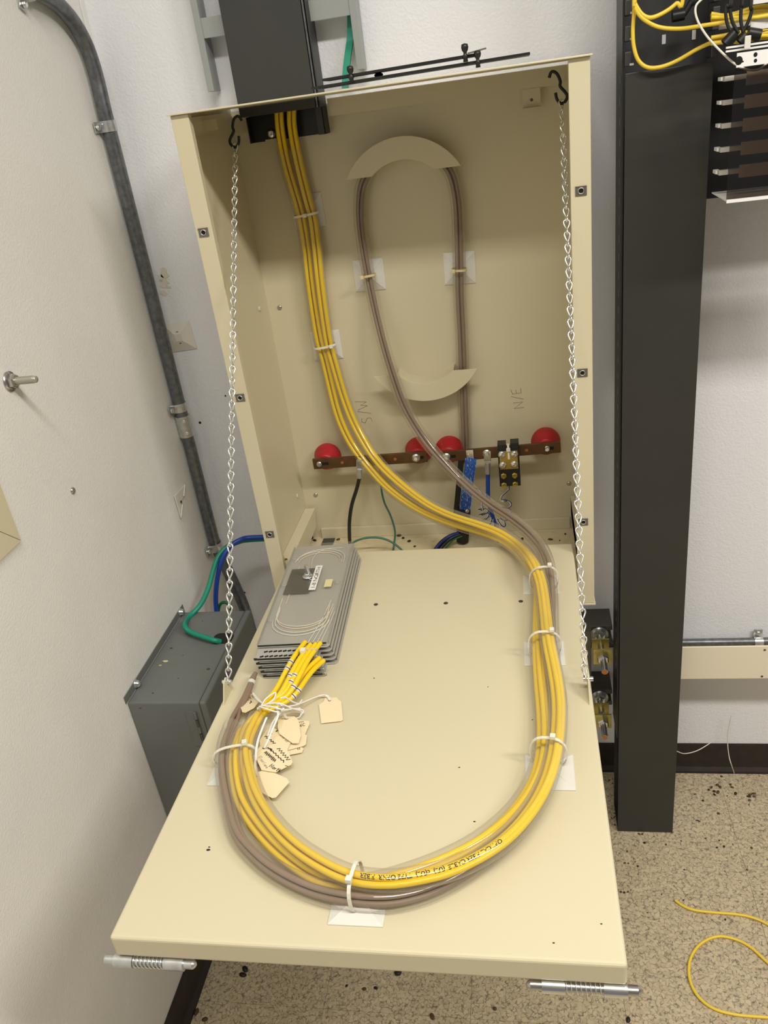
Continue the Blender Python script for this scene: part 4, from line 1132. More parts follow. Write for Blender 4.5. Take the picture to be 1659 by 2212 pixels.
# anchor stud and a small screw in the left wall
bp = HX(20, 824, XL)
st = thing('anchor_stud', (XL, bp.y, bp.z-0.02), 'threaded anchor stud with nut and washer sticking out of the left wall', 'bolt')
tip = HY(70, 821, bp.y-0.004); Ls = max(0.03, tip.x-XL)
MB().lathe((XL+0.0003, bp.y, bp.z), (1,0,0), [(0.0155,0),(0.0155,0.002),(0.006,0.0022),(0,0.0022)], n=22).build('washer', 'steel', st)
m = MB(); hexbolt(m, (XL+0.0024, bp.y, bp.z), (1,0,0), 0.0115, 0.010); m.build('nut', 'steel', st)
pr_ = [(0.0055,0.010)]
for i in range(16): pr_ += [(0.0060, 0.012+i*0.0018), (0.0053, 0.0129+i*0.0018)]
pr_ += [(0.0053,0.043),(0.0045,0.0445),(0,0.0445)]
MB().lathe((XL+0.001, bp.y, bp.z), (1,0,0), pr_, n=14).build('threaded_rod', 'stud_steel', st)
p = HX(157,1060,XL+0.0003)
o = inst(screw_me(0.0062,'steel','wall_screw'), 'wall_screw', None, basis(p, (0,1,0), (0,0,1), (1,0,0))); tag(o, 'small round-headed screw in the left wall', 'screw')

# mitred cream frame at the picture's left edge
fy, fz = HX(38,1168,XL).y, HX(38,1168,XL).z
fr = thing('access_frame', (XL, fy-0.2, fz), 'corner of a cream mitred frame on the left wall', 'frame')
ww = 0.055; tk = 0.006
MB().prism([(XL+0.0004, fy, fz+0.0006), (XL+0.0004, fy, fz+0.40), (XL+0.0004, fy-ww, fz+0.40), (XL+0.0004, fy-ww, fz+ww+0.0006)], (tk,0,0)).build('frame_side', 'cream', fr)
MB().prism([(XL+0.0004, fy-0.0008, fz), (XL+0.0004, fy-ww-0.0008, fz+ww), (XL+0.0004, fy-0.40, fz+ww), (XL+0.0004, fy-0.40, fz)], (tk,0,0)).build('frame_bottom', 'cream', fr)

# broken tie mount on the left wall
bt = thing('broken_tie_mount', HX(390,1085,XL), 'broken half of a white tie mount on the left wall beside the conduit', 'cable mount')
q = [HX(u, v, XL+0.0006) for u, v in [(399,1047),(398,1072),(391,1080),(394,1088),(392,1118),(377,1071)]]
MB().prism(q, (0.0014,0,0)).build('base', 'old_white', bt)
for a, b in (((399,1047),(397,1072)), ((394,1090),(391,1118)), ((377,1071),(391,1118))):
    MB().tube([HX(*a, XL+0.004), HX(*b, XL+0.004)], 0.0017, n=5).build('rib', 'white_plastic', bt)
p = HX(391,1084,XL+0.004); MB().cyl(p, p+V((0.0012,0,0)), 0.003).build('hole', 'dirt', bt)

# grey junction box
BZT = 0.7165
yb0, yb1 = HX(286,1515,XL).y, HX(397,1330,XL).y
fr_c = HZ(441,1518,BZT); rb = HZ(545,1318,BZT)
BXR = (fr_c.x + rb.x)/2
JB = thing('junction_box', (XL+0.07, (yb0+yb1)/2, 0.30), 'grey steel junction box low on the left wall', 'junction box')
yb0 = fr_c.y; BH = 0.42
MB().box((XL+0.002, yb0, BZT-BH), (BXR-0.014, yb1, BZT)).build('body', 'box_grey', JB, bevel=0.003)
MB().box((BXR-0.0135, yb0-0.001, BZT-BH-0.001), (BXR, yb1+0.001, BZT+0.0008)).build('lid', 'box_grey', JB, bevel=0.004, seg=3)
MB().box((XL+0.0003, yb0-0.004, BZT+0.0002), (XL+0.002, yb1+0.006, BZT+0.016)).build('mounting_flange', 'box_grey', JB, bevel=0.0006)
for u, v in [(297,1487),(393,1333)]:
    p = HX(u, v, XL+0.0022)
    m = MB().lathe((XL+0.0022, p.y, BZT+0.0085), (1,0,0), [(0.0092,0),(0.0092,0.001),(0.0070,0.002),(0.0072,0.005),(0.0050,0.0085),(0,0.0098)], n=14)
    m.build('acorn_screw', 'zinc', JB)
# hinge on the side that faces the room
hx = HY(432, 1530, yb0).x
for k in range(5):
    MB().cyl((BXR-0.026, yb0-0.0026, BZT-0.022-k*0.017), (BXR-0.026, yb0-0.0026, BZT-0.037-k*0.017), 0.0026, n=10).build('hinge_knuckle', 'box_grey' if k % 2 == 0 else 'dark_steel', JB)
MB().box((BXR-0.045, yb0-0.0014, BZT-0.105), (BXR-0.026, yb0-0.0002, BZT-0.020)).build('hinge_leaf', 'box_grey', JB)
gp = HZ(478,1380,BZT)
def rrect(cx, cy, hx, hy, r, z):
    return [V((cx+sx*(hx-r)+r*math.cos(a), cy+sy*(hy-r)+r*math.sin(a), z)) for sx, sy, a0 in ((1,1,0),(-1,1,90),(-1,-1,180),(1,-1,270)) for a in [math.radians(a0+k*18) for k in range(6)]]
gm = MB().prism(rrect(gp.x+0.004, gp.y, 0.021, 0.017, 0.012, BZT+0.0002), (0,0,0.0022)).build('grommet', 'black_rubber', JB, bevel=0.0007)
for u, v, r in [(370,1400,.0024),(303,1530,.002),(330,1497,.0016),(352,1430,.0012),(450,1445,.0030),(385,1465,.0012),(395,1415,.001),(437,1341,.0012)]:
    p = HZ(u, v, BZT+0.0005); MB().sphere(p, r, (1.3,0.9,0.4), n=7, m=4).build('speck', 'dirt', JB)
for u, v, r in [(357,1428,.006),(346,1437,.003)]:
    p = HZ(u, v, BZT+0.0002); MB().sphere(p, r, (1.2,0.6,0.06), n=10, m=4).build('stain', 'old_nylon', JB)

# green and blue cables between cabinet and box
g = [V((0.002,0.215,0.795)), HY(540,1166,0.205), HY(512,1172,0.19), HY(488,1183,0.17), HY(470,1205,0.15), HY(459,1238,0.12), HY(450,1270,0.09), HY(432,1308,0.05), HY(405,1336,0.015), HZ(399,1352,BZT+0.02), HZ(412,1366,BZT+0.013), HZ(440,1376,BZT+0.012), HZ(462,1383,BZT+0.010), HZ(476,1386,BZT+0.002)]
tag(MB().tube(smooth_path(g, 7, 3), 0.0056, n=10).build('green_cable', 'green_cable'), 'green cable looping from the cabinet to the grey box grommet', 'cable')
b_ = [V((0.002,0.205,0.803)), HY(545,1161,0.195), HY(520,1166,0.182), HY(499,1179,0.168), HY(483,1202,0.15), HY(472,1235,0.135), HY(467,1270,0.125), HY(466,1300,0.12), HY(469,1330,0.115), HY(474,1370,0.11)]
tag(MB().tube(smooth_path(b_, 7, 3), 0.0056, n=10).build('blue_cable', 'blue_cable'), 'blue cable dropping behind the grey box beside the green one', 'cable')
dg_ = [HY(471,1330,0.125), HY(474,1308,0.12), HY(484,1301,0.12), HY(496,1308,0.12), HY(502,1335,0.12)]
tag(MB().tube(smooth_path(dg_, 7), 0.0034, n=8).build('green_wire', 'green_dark'), 'short dark green wire arched behind the grey box', 'wire')
tp = [HY(466,1176,0.20), HY(480,1184,0.165), HY(494,1192,0.16)]
tag(MB().band(smooth_path(tp, 4), (0,0,1), 0.001, 0.004).build('cable_tie', 'galv_light'), 'translucent cable tie round the green and blue cables at the conduit', 'cable tie')

# glue left on the back wall, plus old screw holes
gl = thing('glue_residue', HY(352,610,YW-0.001), 'patch of old glue on the wall beside the conduit', 'residue')
for u, v, r, s in [(355,590,.011,1.0),(354,611,.012,0.9),(346,600,.007,1.2),(353,633,.009,0.7),(365,620,.005,0.6)]:
    p = HY(u, v, YW-0.0004)
    MB().prism([p + V((math.cos(a)*r*random.uniform(.6,1.2), 0, math.sin(a)*r*s*random.uniform(.6,1.2))) for a in [i*math.pi/6 for i in range(12)]], (0,-0.0005,0)).build('glue_blob', 'glue', gl)
for k, (u, v, lab) in enumerate([(432,913,'small screw hole in the wall left of the cabinet'), (528,1280,'small screw hole in the wall below the conduit cables'), (1333,1198,'small screw hole in the wall right of the cabinet'), (487,855,'tiny screw hole in the wall left of the chain')]):
    p = HY(u, v, YW-0.0002)
    tag(MB().cyl(p, p+V((0,-0.0006,0)), 0.003 if k < 3 else 0.002, n=10).build('screw_hole', 'dirt_dark'), lab, 'hole')

# ================================================================ ABOVE THE CABINET
DT = thing('cable_duct', ((DX0+DX1)/2, 0.27, 1.611), 'dark grey cable duct entering the cabinet through its lid', 'duct')
MB().box((DX0, DYF, 1.6560), (DX1-0.008, DYF+0.002, 2.70)).build('front_cover', 'duct_grey', DT, bevel=0.0012)
MB().box((DX1-0.008, DYF+0.004, 1.6560), (DX1-0.004, DYF+0.010, 2.70)).build('cover_edge', 'galv', DT, bevel=0.001)
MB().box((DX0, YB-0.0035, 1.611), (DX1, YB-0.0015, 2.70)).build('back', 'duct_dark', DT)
MB().box((DX0, DYF+0.002, 1.6560), (DX0+0.0022, YB-0.0035, 2.70)).build('side_wall', 'duct_grey', DT)
MB().box((DX1-0.0022, DYF+0.006, 1.6560), (DX1, YB-0.0035, 2.70)).build('side_wall', 'duct_grey', DT)
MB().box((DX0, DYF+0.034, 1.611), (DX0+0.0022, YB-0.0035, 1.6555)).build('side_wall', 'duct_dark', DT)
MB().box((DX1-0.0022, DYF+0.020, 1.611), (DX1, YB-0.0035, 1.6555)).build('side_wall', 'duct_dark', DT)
MB().box((DX1-0.0130, DYF+0.016, 1.611), (DX1-0.0022, DYF+0.020, 1.6555)).build('channel_lip', 'duct_grey', DT)
p = HY(586,288,YB-0.004)
put_screw(p, (0,-1,0), DT, screw_me(0.0085,'zinc'), 'screw')
p = HY(586,304,YB-0.004); MB().box((p.x-0.011, YB-0.006, p.z-0.003), (p.x+0.011, YB-0.001, p.z+0.003)).build('bracket', 'cream', DT)

LD = thing('cable_ladder', (0.125, 0.285, 1.705), 'light grey cable ladder on the wall behind the dark duct', 'cable ladder')
for x0, zb in ((-0.0215, 1.7055), (0.2570, 1.7055)):
    MB().box((x0, 0.2640, zb), (x0+0.0120, 0.3025, 2.70)).build('rail', 'ladder_grey', LD, bevel=0.0008)
for z0 in (1.789, 2.05, 2.31):
    MB().box((-0.0095, 0.2660, z0), (DX0-0.001, 0.2690, z0+0.031)).build('rung', 'ladder_grey', LD)
    MB().box((DX1+0.001, 0.2660, z0), (0.2570, 0.2690, z0+0.031)).build('rung', 'ladder_grey', LD)
gs = smooth_path([HY(758,30,0.29), HY(757,80,0.29), HY(753,110,0.28), HY(749,140,0.272), HY(746,178,0.262), HY(746,190,0.26)], 5)
tag(MB().band(gs, (1,0,0.1), 0.004, 0.0120).build('green_cable', 'green_cable'), 'flat green cable hanging behind the top of the cabinet', 'cable')

# two smoked sheets with plastic posts lying on the lid
AC = thing('acrylic_sheets', (0.33, 0.08, CZT+0.002), 'pair of dark smoked plastic sheets with black posts on the cabinet lid', 'plastic sheet')
def sheet(ua, va, ub, vb, y0, depth, th):
    a, b = HY(ua, va, y0), HY(ub, vb, y0); ax = (b-a).normalized(); c = (a+b)/2
    up = V((0,0,1)); up = (up-ax*up.dot(ax)).normalized(); fw = up.cross(ax)
    MB().obox(c+V((0,depth/2,0)), ax, V((0,1,0)), up, (b-a).length/2, depth/2, th/2).build('sheet', 'black_plastic', AC)
    return lambda f: a.lerp(b, f)
lo_ = sheet(672,191,1145,115,0.06,0.10,0.0036)
hi_ = sheet(696,173,1032,117,0.06,0.06,0.0036)
def post(u, v0, v1, y, r=0.0052):
    a, b = HY(u, v0, y), HY(u, v1, y); H_ = (a-b).length
    MB().lathe(b, (0,0,1), [(0,0),(r*0.7,0),(r*0.62,H_*0.18),(r*0.95,H_*0.3),(r*0.5,H_*0.42),(r*0.5,H_*0.52),(r*0.85,H_*0.62),(r*1.05,H_*0.78),(r*0.9,H_*0.95),(0,H_)], n=12).build('post', 'black_plastic', AC)
post(1006, 93, 134, 0.058); post(1033, 108, 146, 0.056); post(760, 141, 178, 0.058)
MB().obox(HY(1030,110,0.058), (1,0,0.12), (0,1,0), (0,0,1), 0.014, 0.004, 0.0010).build('clip', 'clip_steel', AC)
p = HY(818,162,0.12); MB().sphere(p, 0.0075, (1,0.5,0.45), n=12, m=6).build('grommet', 'black_rubber', AC)

# ================================================================ DARK POST AND RACK ON THE RIGHT
PX_0, PX_1, PYf = 0.6945, 0.8225, 0.100
ztop = 1.6430
RK = thing('cable_post', ((PX_0+PX_1)/2, 0.14, 0.0), 'tall dark vertical cable manager standing right of the cabinet', 'cable manager')
MB().box((PX_0, PYf, 0.0005), (PX_1, PYf+0.002, ztop)).build('front_cover', 'post_grey', RK, bevel=0.0008)
MB().box((PX_0-0.004, PYf+0.003, 0.30), (PX_0-0.001, PYf+0.085, 2.70)).build('side_channel', 'duct_dark', RK)
MB().box((PX_1-0.003, PYf+0.003, 0.0005), (PX_1, PYf+0.085, ztop)).build('side_channel', 'post_grey', RK)
bkp = MB().box((PX_0, PYf+0.083, 0.0005), (PX_1+0.005, PYf+0.086, 2.70)).build('back_plate', 'rack_inner', RK)
MB().box((PX_0, PYf+0.002, 0.0005), (PX_1, PYf+0.083, 0.002)).build('foot', 'post_grey', RK)
# fingers along both open edges above the cover
for k in range(8):
    z = 1.652 + k*0.0335
    MB().box((PX_0-0.001, PYf-0.002, z), (PX_0+0.009, PYf+0.030, z+0.020)).build('finger', 'rack_inner', RK, bevel=0.0015)
    MB().box((PX_0+0.006, PYf-0.004, z+0.001), (PX_0+0.012, PYf-0.001, z+0.004)).build('finger_tip', 'tray_silver', RK)
for k in range(5):
    z = 1.648 + k*0.036
    MB().box((PX_1-0.004, PYf+0.004, z), (PX_1+0.006, PYf+0.040, z+0.030)).build('finger', 'rack_inner', RK, bevel=0.0015)
for k in range(40):
    z = 0.46 + k*0.030
    MB().box((PX_0-0.0046, PYf+0.020, z), (PX_0-0.0040, PYf+0.028, z+0.012)).build('slot', 'galv', RK)
for u, v in [(1434,85),(1499,75)]:
    p = HY(u, v, PYf+0.0826)
    m = MB().obox(p, (1,0,0), (0,1,0), (0,0,1), 0.0028, 0.0004, 0.0065); m.build('slot', 'white_metal', bkp)

def jumper(px, y, label, r=0.0029, mat='yellow_jumper', grp='yellow jumpers of the rack', per=8):
    pts = [HY(u, v, yy) for (u, v), yy in zip(px, y if isinstance(y, (list, tuple)) else [y]*len(px))]
    if px[0][1] < -15: pts.insert(0, pts[0] + V((0.002, 0.004, 0.25)))
    if px[-1][1] < -15: pts.append(pts[-1] + V((0.01, 0.0, 0.22)))
    elif px[-1][0] > 1700: pts.append(V((1.15, 0.05, pts[-1].z + 0.004)))
    o = MB().tube(smooth_path(pts, per, 2), r, n=8).build('jumper_cable', mat)
    return tag(o, label, 'cable', grp)
yj = 0.080
jumper([(1372,-30),(1371,0),(1374,12),(1388,32),(1408,38),(1438,25),(1462,6),(1478,-20)], yj, 'yellow jumper cable curling up at the top right, highest of the loops')
jumper([(1371,-30),(1371,8),(1378,28),(1395,45),(1425,59),(1470,62),(1520,55),(1580,46),(1659,34),(1720,25)], [yj]*5+[0.07,0.05,0.04,0.03,0.03], 'yellow jumper cable running from the dark post into the rack, middle loop')
jumper([(1370,-30),(1370,20),(1367,70),(1370,105),(1380,132),(1400,146),(1430,144),(1465,130),(1510,104),(1550,88),(1600,78),(1659,70),(1720,62)], [0.090]*6+[0.088,0.085,0.078,0.07,0.05,0.04,0.04], 'yellow jumper cable hanging lowest at the top of the dark post')
def bundle(rows, lab):
    for k, (v0, v1, v2, yy) in enumerate(rows):
        jumper([(1536,v0),(1570,v0*0.5+v1*0.5),(1600,v1),(1640,v2),(1720,v2-8)], yy, lab[k], r=0.0029)
bundle([(42,26,14,0.06),(34,33,22,0.07),(38,38,30,0.05),(30,42,34,0.065),(44,30,26,0.055)],
       ['yellow jumper at the top of the upper rack bundle', 'second yellow jumper in the upper rack bundle', 'yellow jumper in the middle of the upper rack bundle', 'yellow jumper low in the upper rack bundle', 'yellow jumper crossing the upper rack bundle'])
bundle([(86,76,66,0.06),(92,80,74,0.05),(88,90,82,0.065),(94,86,78,0.04),(82,70,72,0.045)],
       ['yellow jumper at the top of the lower rack bundle', 'second yellow jumper in the lower rack bundle', 'yellow jumper at the bottom of the lower rack bundle', 'yellow jumper in the middle of the lower rack bundle', 'yellow jumper crossing the lower rack bundle'])
jumper([(1530,-12),(1512,2),(1503,14),(1503,32),(1512,55),(1530,82),(1556,110),(1582,134),(1604,147),(1625,152),(1645,147),(1662,128),(1672,96),(1676,55),(1678,0),(1678,-40)], 0.000, 'thin white fibre cable drooping in front of the rack', r=0.0015, mat='white_fibre', grp=None)
# black cords with ferrites
def cord(px, y, r, label, ferr=None):
    cp0 = [HY(u, v, y) for u, v in px]; cp0.insert(0, cp0[0] + V((0.004, 0.03, 0.20)))
    o = MB().tube(smooth_path(cp0, 7), r, n=8).build('power_cord', 'black_rubber')
    tag(o, label, 'cord', 'black cords in the rack')
    if ferr:
        a, b = HY(*ferr[0], y), HY(*ferr[1], y); MB().cyl(a, b, 0.0078, n=14).build('ferrite_bead', 'black_plastic', o)
cord([(1580,-20),(1569,10),(1568,35),(1573,58),(1582,70)], 0.022, 0.0024, 'left black cord looping in front of the yellow bundle', ((1566,96),(1588,72)))
cord([(1583,-20),(1577,12),(1580,40),(1588,60),(1596,72)], 0.022, 0.0024, 'second black cord looping in front of the yellow bundle')
cord([(1606,-20),(1602,10),(1600,40),(1603,60),(1607,78)], 0.022, 0.0024, 'third black cord looping in front of the yellow bundle', ((1598,92),(1612,76)))
cord([(1622,-20),(1624,20),(1616,48),(1606,68),(1612,76),(1625,74)], 0.022, 0.0024, 'right black cord looping in front of the yellow bundle', ((1616,72),(1642,76)))
cord([(1505,-25),(1494,2),(1484,20),(1476,32)], 0.13, 0.0046, 'thick black cord with a plug hanging inside the dark post', ((1452,36),(1478,31)))

# rack shelf with smoked cover
EX0 = 0.826; EYF = -0.018; EYB = 0.082; EZ = 1.4605; EX1 = 1.16
SH = thing('patch_shelf', (0.95, 0.03, EZ), 'rack fibre shelf with a smoked cover over five labelled trays', 'rack shelf')
MB().box((EX0, EYF, EZ-0.0015), (EX1, EYB, EZ)).build('bottom_plate', 'white_metal', SH)
MB().box((EX0, EYF-0.0014, EZ-0.0035), (EX1, EYF, EZ+0.0012)).build('front_lip', 'white_metal', SH)
MB().box((0.8235, 0.160, 1.44), (EX1, 0.163, 1.90)).build('back_plate', 'black_plastic', SH)
zc = HY(1582,150,EYF).z
MB().box((EX0+0.0005, EYF+0.001, EZ+0.0015), (EX1, EYF+0.0035, zc)).build('smoked_cover', 'smoked_acrylic', SH)
for k, (u, v) in enumerate([(1545,173),(1543,224),(1540,274),(1538,325),(1535,374)]):
    p = HY(u, v, 0.045)
    b = MB().box((EX0-0.002, 0.030, p.z-0.0032), (0.865, 0.044, p.z+0.0032)).build('tray_front', 'tray_silver', SH, bevel=0.0006)
    MB().box((EX0-0.004, 0.044, p.z-0.0024), (EX0+0.003, 0.064, p.z+0.0024)).build('latch', 'white_metal', SH)
    q = HY(1612-4*k, v-5, 0.010)
    MB().box((q.x, 0.008, q.z-0.0095), (EX1-0.002, 0.0095, q.z+0.0080)).build('label_strip', 'tan_label', SH)
# white brackets and rails above the cover
z1 = HY(1600,128,EYF).z
br_ = MB().box((HY(1590,128,EYF).x, EYF-0.004, z1-0.0095), (EX1, EYF-0.0026, z1+0.0080)).build('white_bracket', 'white_metal', SH)
for u, v, r in [(1596,131,.0050),(1632,131,.0022),(1632,118,.0026),(1605,133,.0010)]:
    p = HY(u, v, EYF-0.0042); MB().sphere(p, r, (1,0.1,1.1), n=10, m=6).build('hole', 'black_hole', br_)
for v in (99, 107):
    p = HY(1600, v, EYF); MB().box((EX0-0.012, EYF+0.004, p.z-0.0012), (EX1, EYF+0.007, p.z+0.0012)).build('rail', 'white_metal', SH)
a, b = HY(1607,100,EYF), HY(1622,76,EYF)
MB().box((a.x, EYF-0.003, a.z-0.004), (b.x, EYF-0.001, b.z)).build('retainer', 'white_plastic', SH, bevel=0.0009)
a = HY(1620,66,0.036); b = HY(1620,36,0.036)
MB().box((a.x, 0.034, a.z), (EX1, 0.036, b.z)).build('white_panel', 'white_metal', SH)
a = HY(1626,10,0.036); MB().box((a.x, 0.034, a.z), (EX1, 0.036, a.z+0.03)).build('white_panel', 'white_metal', SH)
p = HY(1570,55,0.05); MB().box((p.x-0.010, 0.05, p.z-0.004), (EX1, 0.053, p.z+0.004)).build('rail', 'tray_silver', SH)

# ---- low on the right: pipe, backing plate, strut hardware
pp = HY(1480,1388,0.2905); RP = 0.0092
cd2 = MB().tube([V((0.56, 0.2905, pp.z)), V((0.8, 0.2905, pp.z)), V((1.0, 0.2905, pp.z)), V((1.045, 0.2890, pp.z+0.001)), V((1.09, 0.285, pp.z+0.006)), V((1.2, 0.275, pp.z+0.02)), V((1.9, 0.275, pp.z+0.022))], RP, n=16).build('conduit', 'galv')
tag(cd2, 'galvanised conduit running level along the wall behind the dark post', 'conduit')
strap(cd2, V((1.030, 0.2905, pp.z)), (1,0,0), (0,-1,0), (0,0,1), RP+0.0006)
BYp = 0.215
bz1, bz0 = HY(1480,1399,BYp).z, HY(1480,1466.5,BYp).z
bk = thing('backing_plate', (1.0, 0.27, bz0), 'cream plate fixed off the wall below the level conduit', 'plate')
MB().box((0.70, BYp, bz0), (1.80, BYp+0.004, bz1)).build('plate', 'beige_plate', bk)
for x in (0.73, 1.74): MB().box((x-0.015, BYp+0.004, bz0+0.01), (x+0.015, YW-0.0003, bz0+0.04)).build('standoff', 'dark_steel', bk)
for u, v in [(1652,1404),(1646,1461)]:
    p = HY(u, v, BYp-0.0002); MB().cyl(p, p+V((0,-0.0006,0)), 0.0026).build('hole', 'dark_steel', bk)
HW = []
for k, (v0, v1, nm) in enumerate([(1330,1352,'higher'), (1462,1490,'lower')]):
    zt = HY(1325, v1, 0.236).z
    x1 = 0.694
    s = thing('strut_channel', (0.62, 0.27, zt-0.035), 'black strut channel on the wall right of the panel, the %s of two' % nm, 'strut')
    x0 = 0.40
    MB().box((x0, 0.236, zt-0.003), (x1, YW-0.0003, zt)).build('top_web', 'dark_steel', s)
    MB().box((x0, YW-0.004, zt-0.041), (x1, YW-0.0003, zt-0.003)).build('back_web', 'black_plastic', s)
    MB().box((x0, 0.236, zt-0.044), (x1, YW-0.0003, zt-0.041)).build('bottom_web', 'dark_steel', s)
    MB().box((x0, 0.234, zt-0.010), (x1, 0.2362, zt+0.0005)).build('lip', 'galv', s)
    MB().box((x0, 0.234, zt-0.0445), (x1, 0.2362, zt-0.034)).build('lip', 'galv', s)
    # threaded rod assembly coming towards the room
    xr = 0.664; zr = zt-0.022
    t = thing('threaded_rod', (xr, 0.13, zr-0.02), 'threaded rod with yellowish square washers, the %s of two beside the panel' % nm, 'rod')
    MB().cyl((xr, 0.098, zr), (xr, 0.234, zr), 0.0068, n=14).build('rod', 'zinc', t)
    MB().cyl((xr, 0.0972, zr), (xr, 0.0980, zr), 0.0062, n=14).build('cut_end', 'copper_end', t)
    MB().lathe((xr, 0.2335, zr), (0,-1,0), [(0,0),(0.021,0),(0.021,0.002),(0,0.002)], n=22).build('washer', 'galv_light', t)
    m = MB(); hexbolt(m, (xr, 0.2312, zr), (0,-1,0), 0.0135, 0.011); m.build('nut', 'zinc', t)
    MB().box((xr-0.020, 0.150, zr-0.020), (xr+0.020, 0.154, zr+0.020)).build('square_washer', 'yellow_zinc', t)
    MB().box((xr-0.020, 0.190, zr-0.018), (xr+0.018, 0.194, zr+0.018)).build('square_washer', 'yellow_zinc', t)
    m = MB(); hexbolt(m, (xr, 0.1498, zr), (0,-1,0), 0.0140, 0.012); m.build('nut', 'zinc', t)
o = MB().box((0.622, 0.158, 0.26), (0.640, 0.188, 0.56)).build('rack_upright', 'dark_steel', bevel=0.001)
tag(o, 'dark steel upright bar held by the threaded rods under the panel', 'upright')

# ================================================================ ON THE FLOOR
def floor_cable(px, label, r=0.0030, mat='yellow_jumper', z=None):
    pts = [HZ(u, v, (z or r+0.0004)) for u, v in px]
    return tag(MB().tube(smooth_path(pts, 8, 2), r, n=8).build('loose_cable', mat), label, 'cable', 'loose cables on the floor')
floor_cable([(1459,1945),(1476,1957),(1500,1966),(1540,1971),(1590,1975),(1625,1982),(1659,1997),(1720,2035),(1800,2060),(1880,2050)], 'yellow cable end lying on the floor, the one nearer the wall')
floor_cable([(1850,2190),(1800,2185),(1730,2140),(1659,2080),(1620,2045),(1585,2028),(1548,2023),(1512,2040),(1491,2072),(1489,2112),(1506,2150),(1540,2178),(1590,2192),(1659,2198),(1740,2205),(1830,2225),(1900,2260)], 'yellow cable loop lying on the floor at the lower right')
def wall_fibre(pts, label): tag(MB().tube(smooth_path(pts, 7), 0.0011, n=6).build('loose_fibre', 'white_fibre'), label, 'fibre', 'loose white fibres at the wall')
wall_fibre([HY(1440,1612,0.20), HY(1465,1624,0.22), HY(1480,1628,0.24), HY(1505,1622,0.26), HY(1528,1609,0.28), HY(1545,1597,0.285)], 'white fibre drooping against the dark baseboard beside the post')
wall_fibre([HY(1580,1545,0.285), HY(1573,1580,0.284), HY(1572,1609,0.28), HY(1575,1635,0.27), HY(1580,1652,0.26), HZ(1586,1670,0.002)], 'white fibre hanging straight down over the dark baseboard')

# crumbs and husks, each its own object
cr1 = []
for q in range(3):
    m = MB(); s = 1.0
    m.sphere((0,0,0.4), 1.0, (1.0+0.25*q, 0.85, 0.42), n=8, m=5)
    cr1.append((shared(m, 'crumb', 'dirt'), shared(m, 'crumb', 'dirt_dark')))
husk = shared(MB().tube([(-1.8,0,0.45),(-0.9,0.25,0.5),(0.2,0.2,0.5),(1.2,-0.1,0.45),(2.0,-0.45,0.35)], [0.12,0.42,0.48,0.4,0.1], n=6), 'husk', 'dirt_dark')
def crumb(p, r, k, dark, label, group, rot=None):
    if 'speckled' in label:
        where = 'beside the dark baseboard' if p.y > 0.24 else 'under the front of the folded panel' if p.y < -0.45 else 'in the gap between panel and dark post' if p.x < 0.70 else 'on the open floor right of the panel'
        label = ('black' if dark else 'brown') + ' crumb ' + where
    me = cr1[k][1 if dark else 0]
    M = Matrix.Translation(p) @ Matrix.Rotation(random.uniform(0, 6.28) if rot is None else rot, 4, 'Z') @ Matrix.Diagonal((r, r, r, 1))
    return tag(inst(me, 'crumb', None, M), label, 'crumb', group)
Zf = lambda u, v: (1280+u/4.377, 1660+v/4.377)
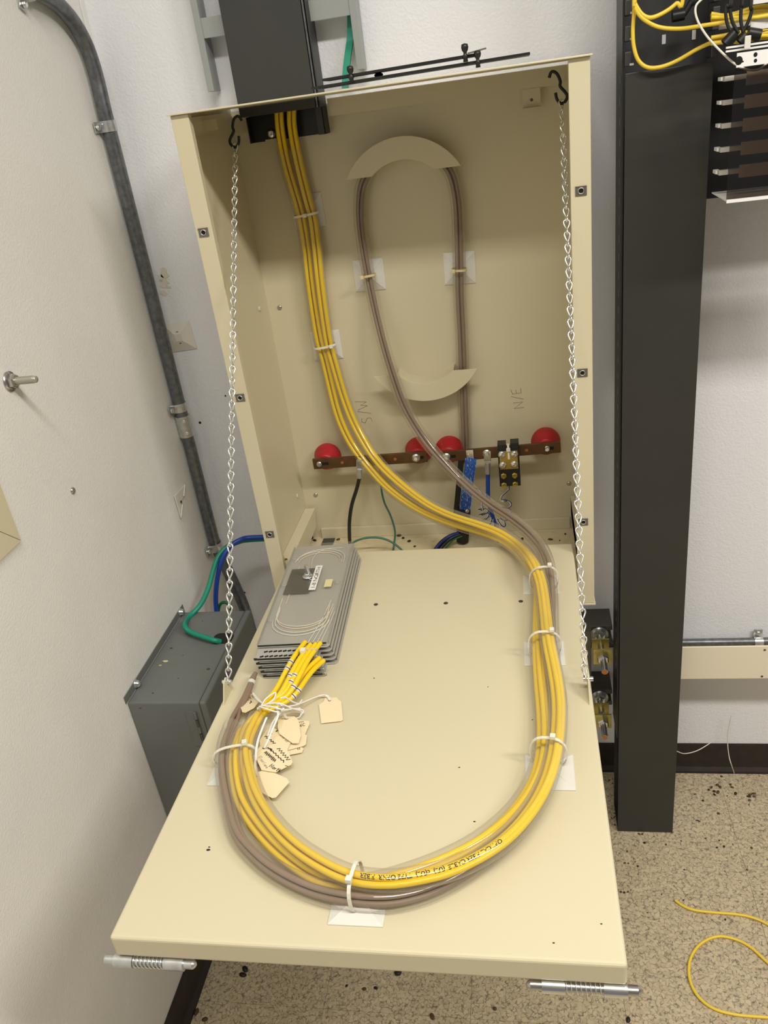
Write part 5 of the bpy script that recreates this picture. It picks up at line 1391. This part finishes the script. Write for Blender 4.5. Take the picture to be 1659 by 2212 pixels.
cr_px = [(1219,78,15,0),(1125,182,14,0),(1098,204,13,1),(1180,160,19,0),(1205,178,18,0),(1150,220,17,1),(1185,228,20,0),(1152,249,13,1),(1303,155,16,0),(1320,180,14,0),(1352,240,18,1),(1272,261,8,1),
         (1490,250,17,0),(1478,268,16,1),(1525,240,16,0),(1528,266,15,0),(1484,302,14,0),(1044,307,14,1),(1191,430,16,0),(1198,683,11,0),(1176,750,12,1),(1243,740,14,1),(1504,754,15,0),(1326,719,7,1),(1382,28,18,0),(1468,38,14,1),(1440,40,14,0),(1320,25,14,0),(1510,40,9,1),
         (491,706,16,1),(694,722,13,0),(327,786,12,0),(305,896,12,0),(338,899,12,0),(428,927,13,1),(868,958,9,1),(838,687,8,1),(403,884,8,0),(432,1001,8,0),(268,1170,15,0),(300,1176,14,1),(335,1168,12,0),(860,1246,9,1),(653,1192,7,1),(440,622,13,0),(470,622,11,0),(1462,960,11,0),
         (215,425,11,0),(210,535,13,0),(236,92,8,0),(236,120,11,0),(157,114,12,0),(190,143,8,1),(1605,1190,8,1),(520,1365,8,1),(585,1325,5,1),(1515,1310,6,1),(1255,1430,10,1),(580,646,7,1),(1068,662,9,0),(265,500,14,1),(1478,344,7,1),(925,983,5,1),(1200,874,6,0)]
for u, v, s, dk in cr_px:
    p = HZ(*Zf(u, v), 0.0); d = (p-CAM_C).length
    crumb(p, s/4.377*0.5*d/FPX*1.55, random.randrange(3), dk, 'small brown or black crumb on the speckled floor', 'crumbs on the floor')
for u, v, s, a in [(968,247,24,0.5),(995,498,34,-0.2),(1250,975,16,-0.8),(912,340,14,-0.5),(180,470,26,-1.1),(205,465,26,1.2),(160,405,16,-0.4),(255,572,14,-0.7),(1525,1400,8,1.2)]:
    p = HZ(*Zf(u, v), 0.0002); d = (p-CAM_C).length; r = s/4.377*0.25*d/FPX*1.2
    tag(inst(husk, 'husk', None, Matrix.Translation(p) @ Matrix.Rotation(a, 4, 'Z') @ Matrix.Diagonal((r, r, r, 1))), 'thin dark curled husk on the speckled floor', 'crumb', 'husks on the floor')
for u, v, s, dk in [(880,1275/1,18,1)]: pass
for u, v, s, dk in [(530,2095,10,1),(525,2107,9,1),(425,2187,8,0),(443,2203,8,0),(749,2130,5,1),(787,2137,6,0),(812,2135,6,1),(934,2197,8,0),(1069,2180,7,0),(1357,2204,8,1),(860,2103,12,1)]:
    p = HZ(u, v, 0.0); d = (p-CAM_C).length
    crumb(p, s*0.5*d/FPX*1.2, random.randrange(3), dk, 'small brown or black crumb on the speckled floor', 'crumbs on the floor')
for u, v, s, dk in [(731,1166,6,0),(862,1158,7,0),(871,1163,6,1),(884,1170,7,1),(896,1181,5,1),(702,1172,3,1),(710,1171,3,1),(1128,1165,6,0),(1189,1166,6,0),(1221,1154,4,1),(674,1163,7,1),(680,1168,6,1),(1209,1168,3,1)]:
    p = HZ(u, v, CZB+0.0022); d = (p-CAM_C).length
    crumb(p, s*0.5*d/FPX*1.25, random.randrange(3), dk, 'small brown or black crumb on the floor of the cabinet', 'crumbs in the cabinet')
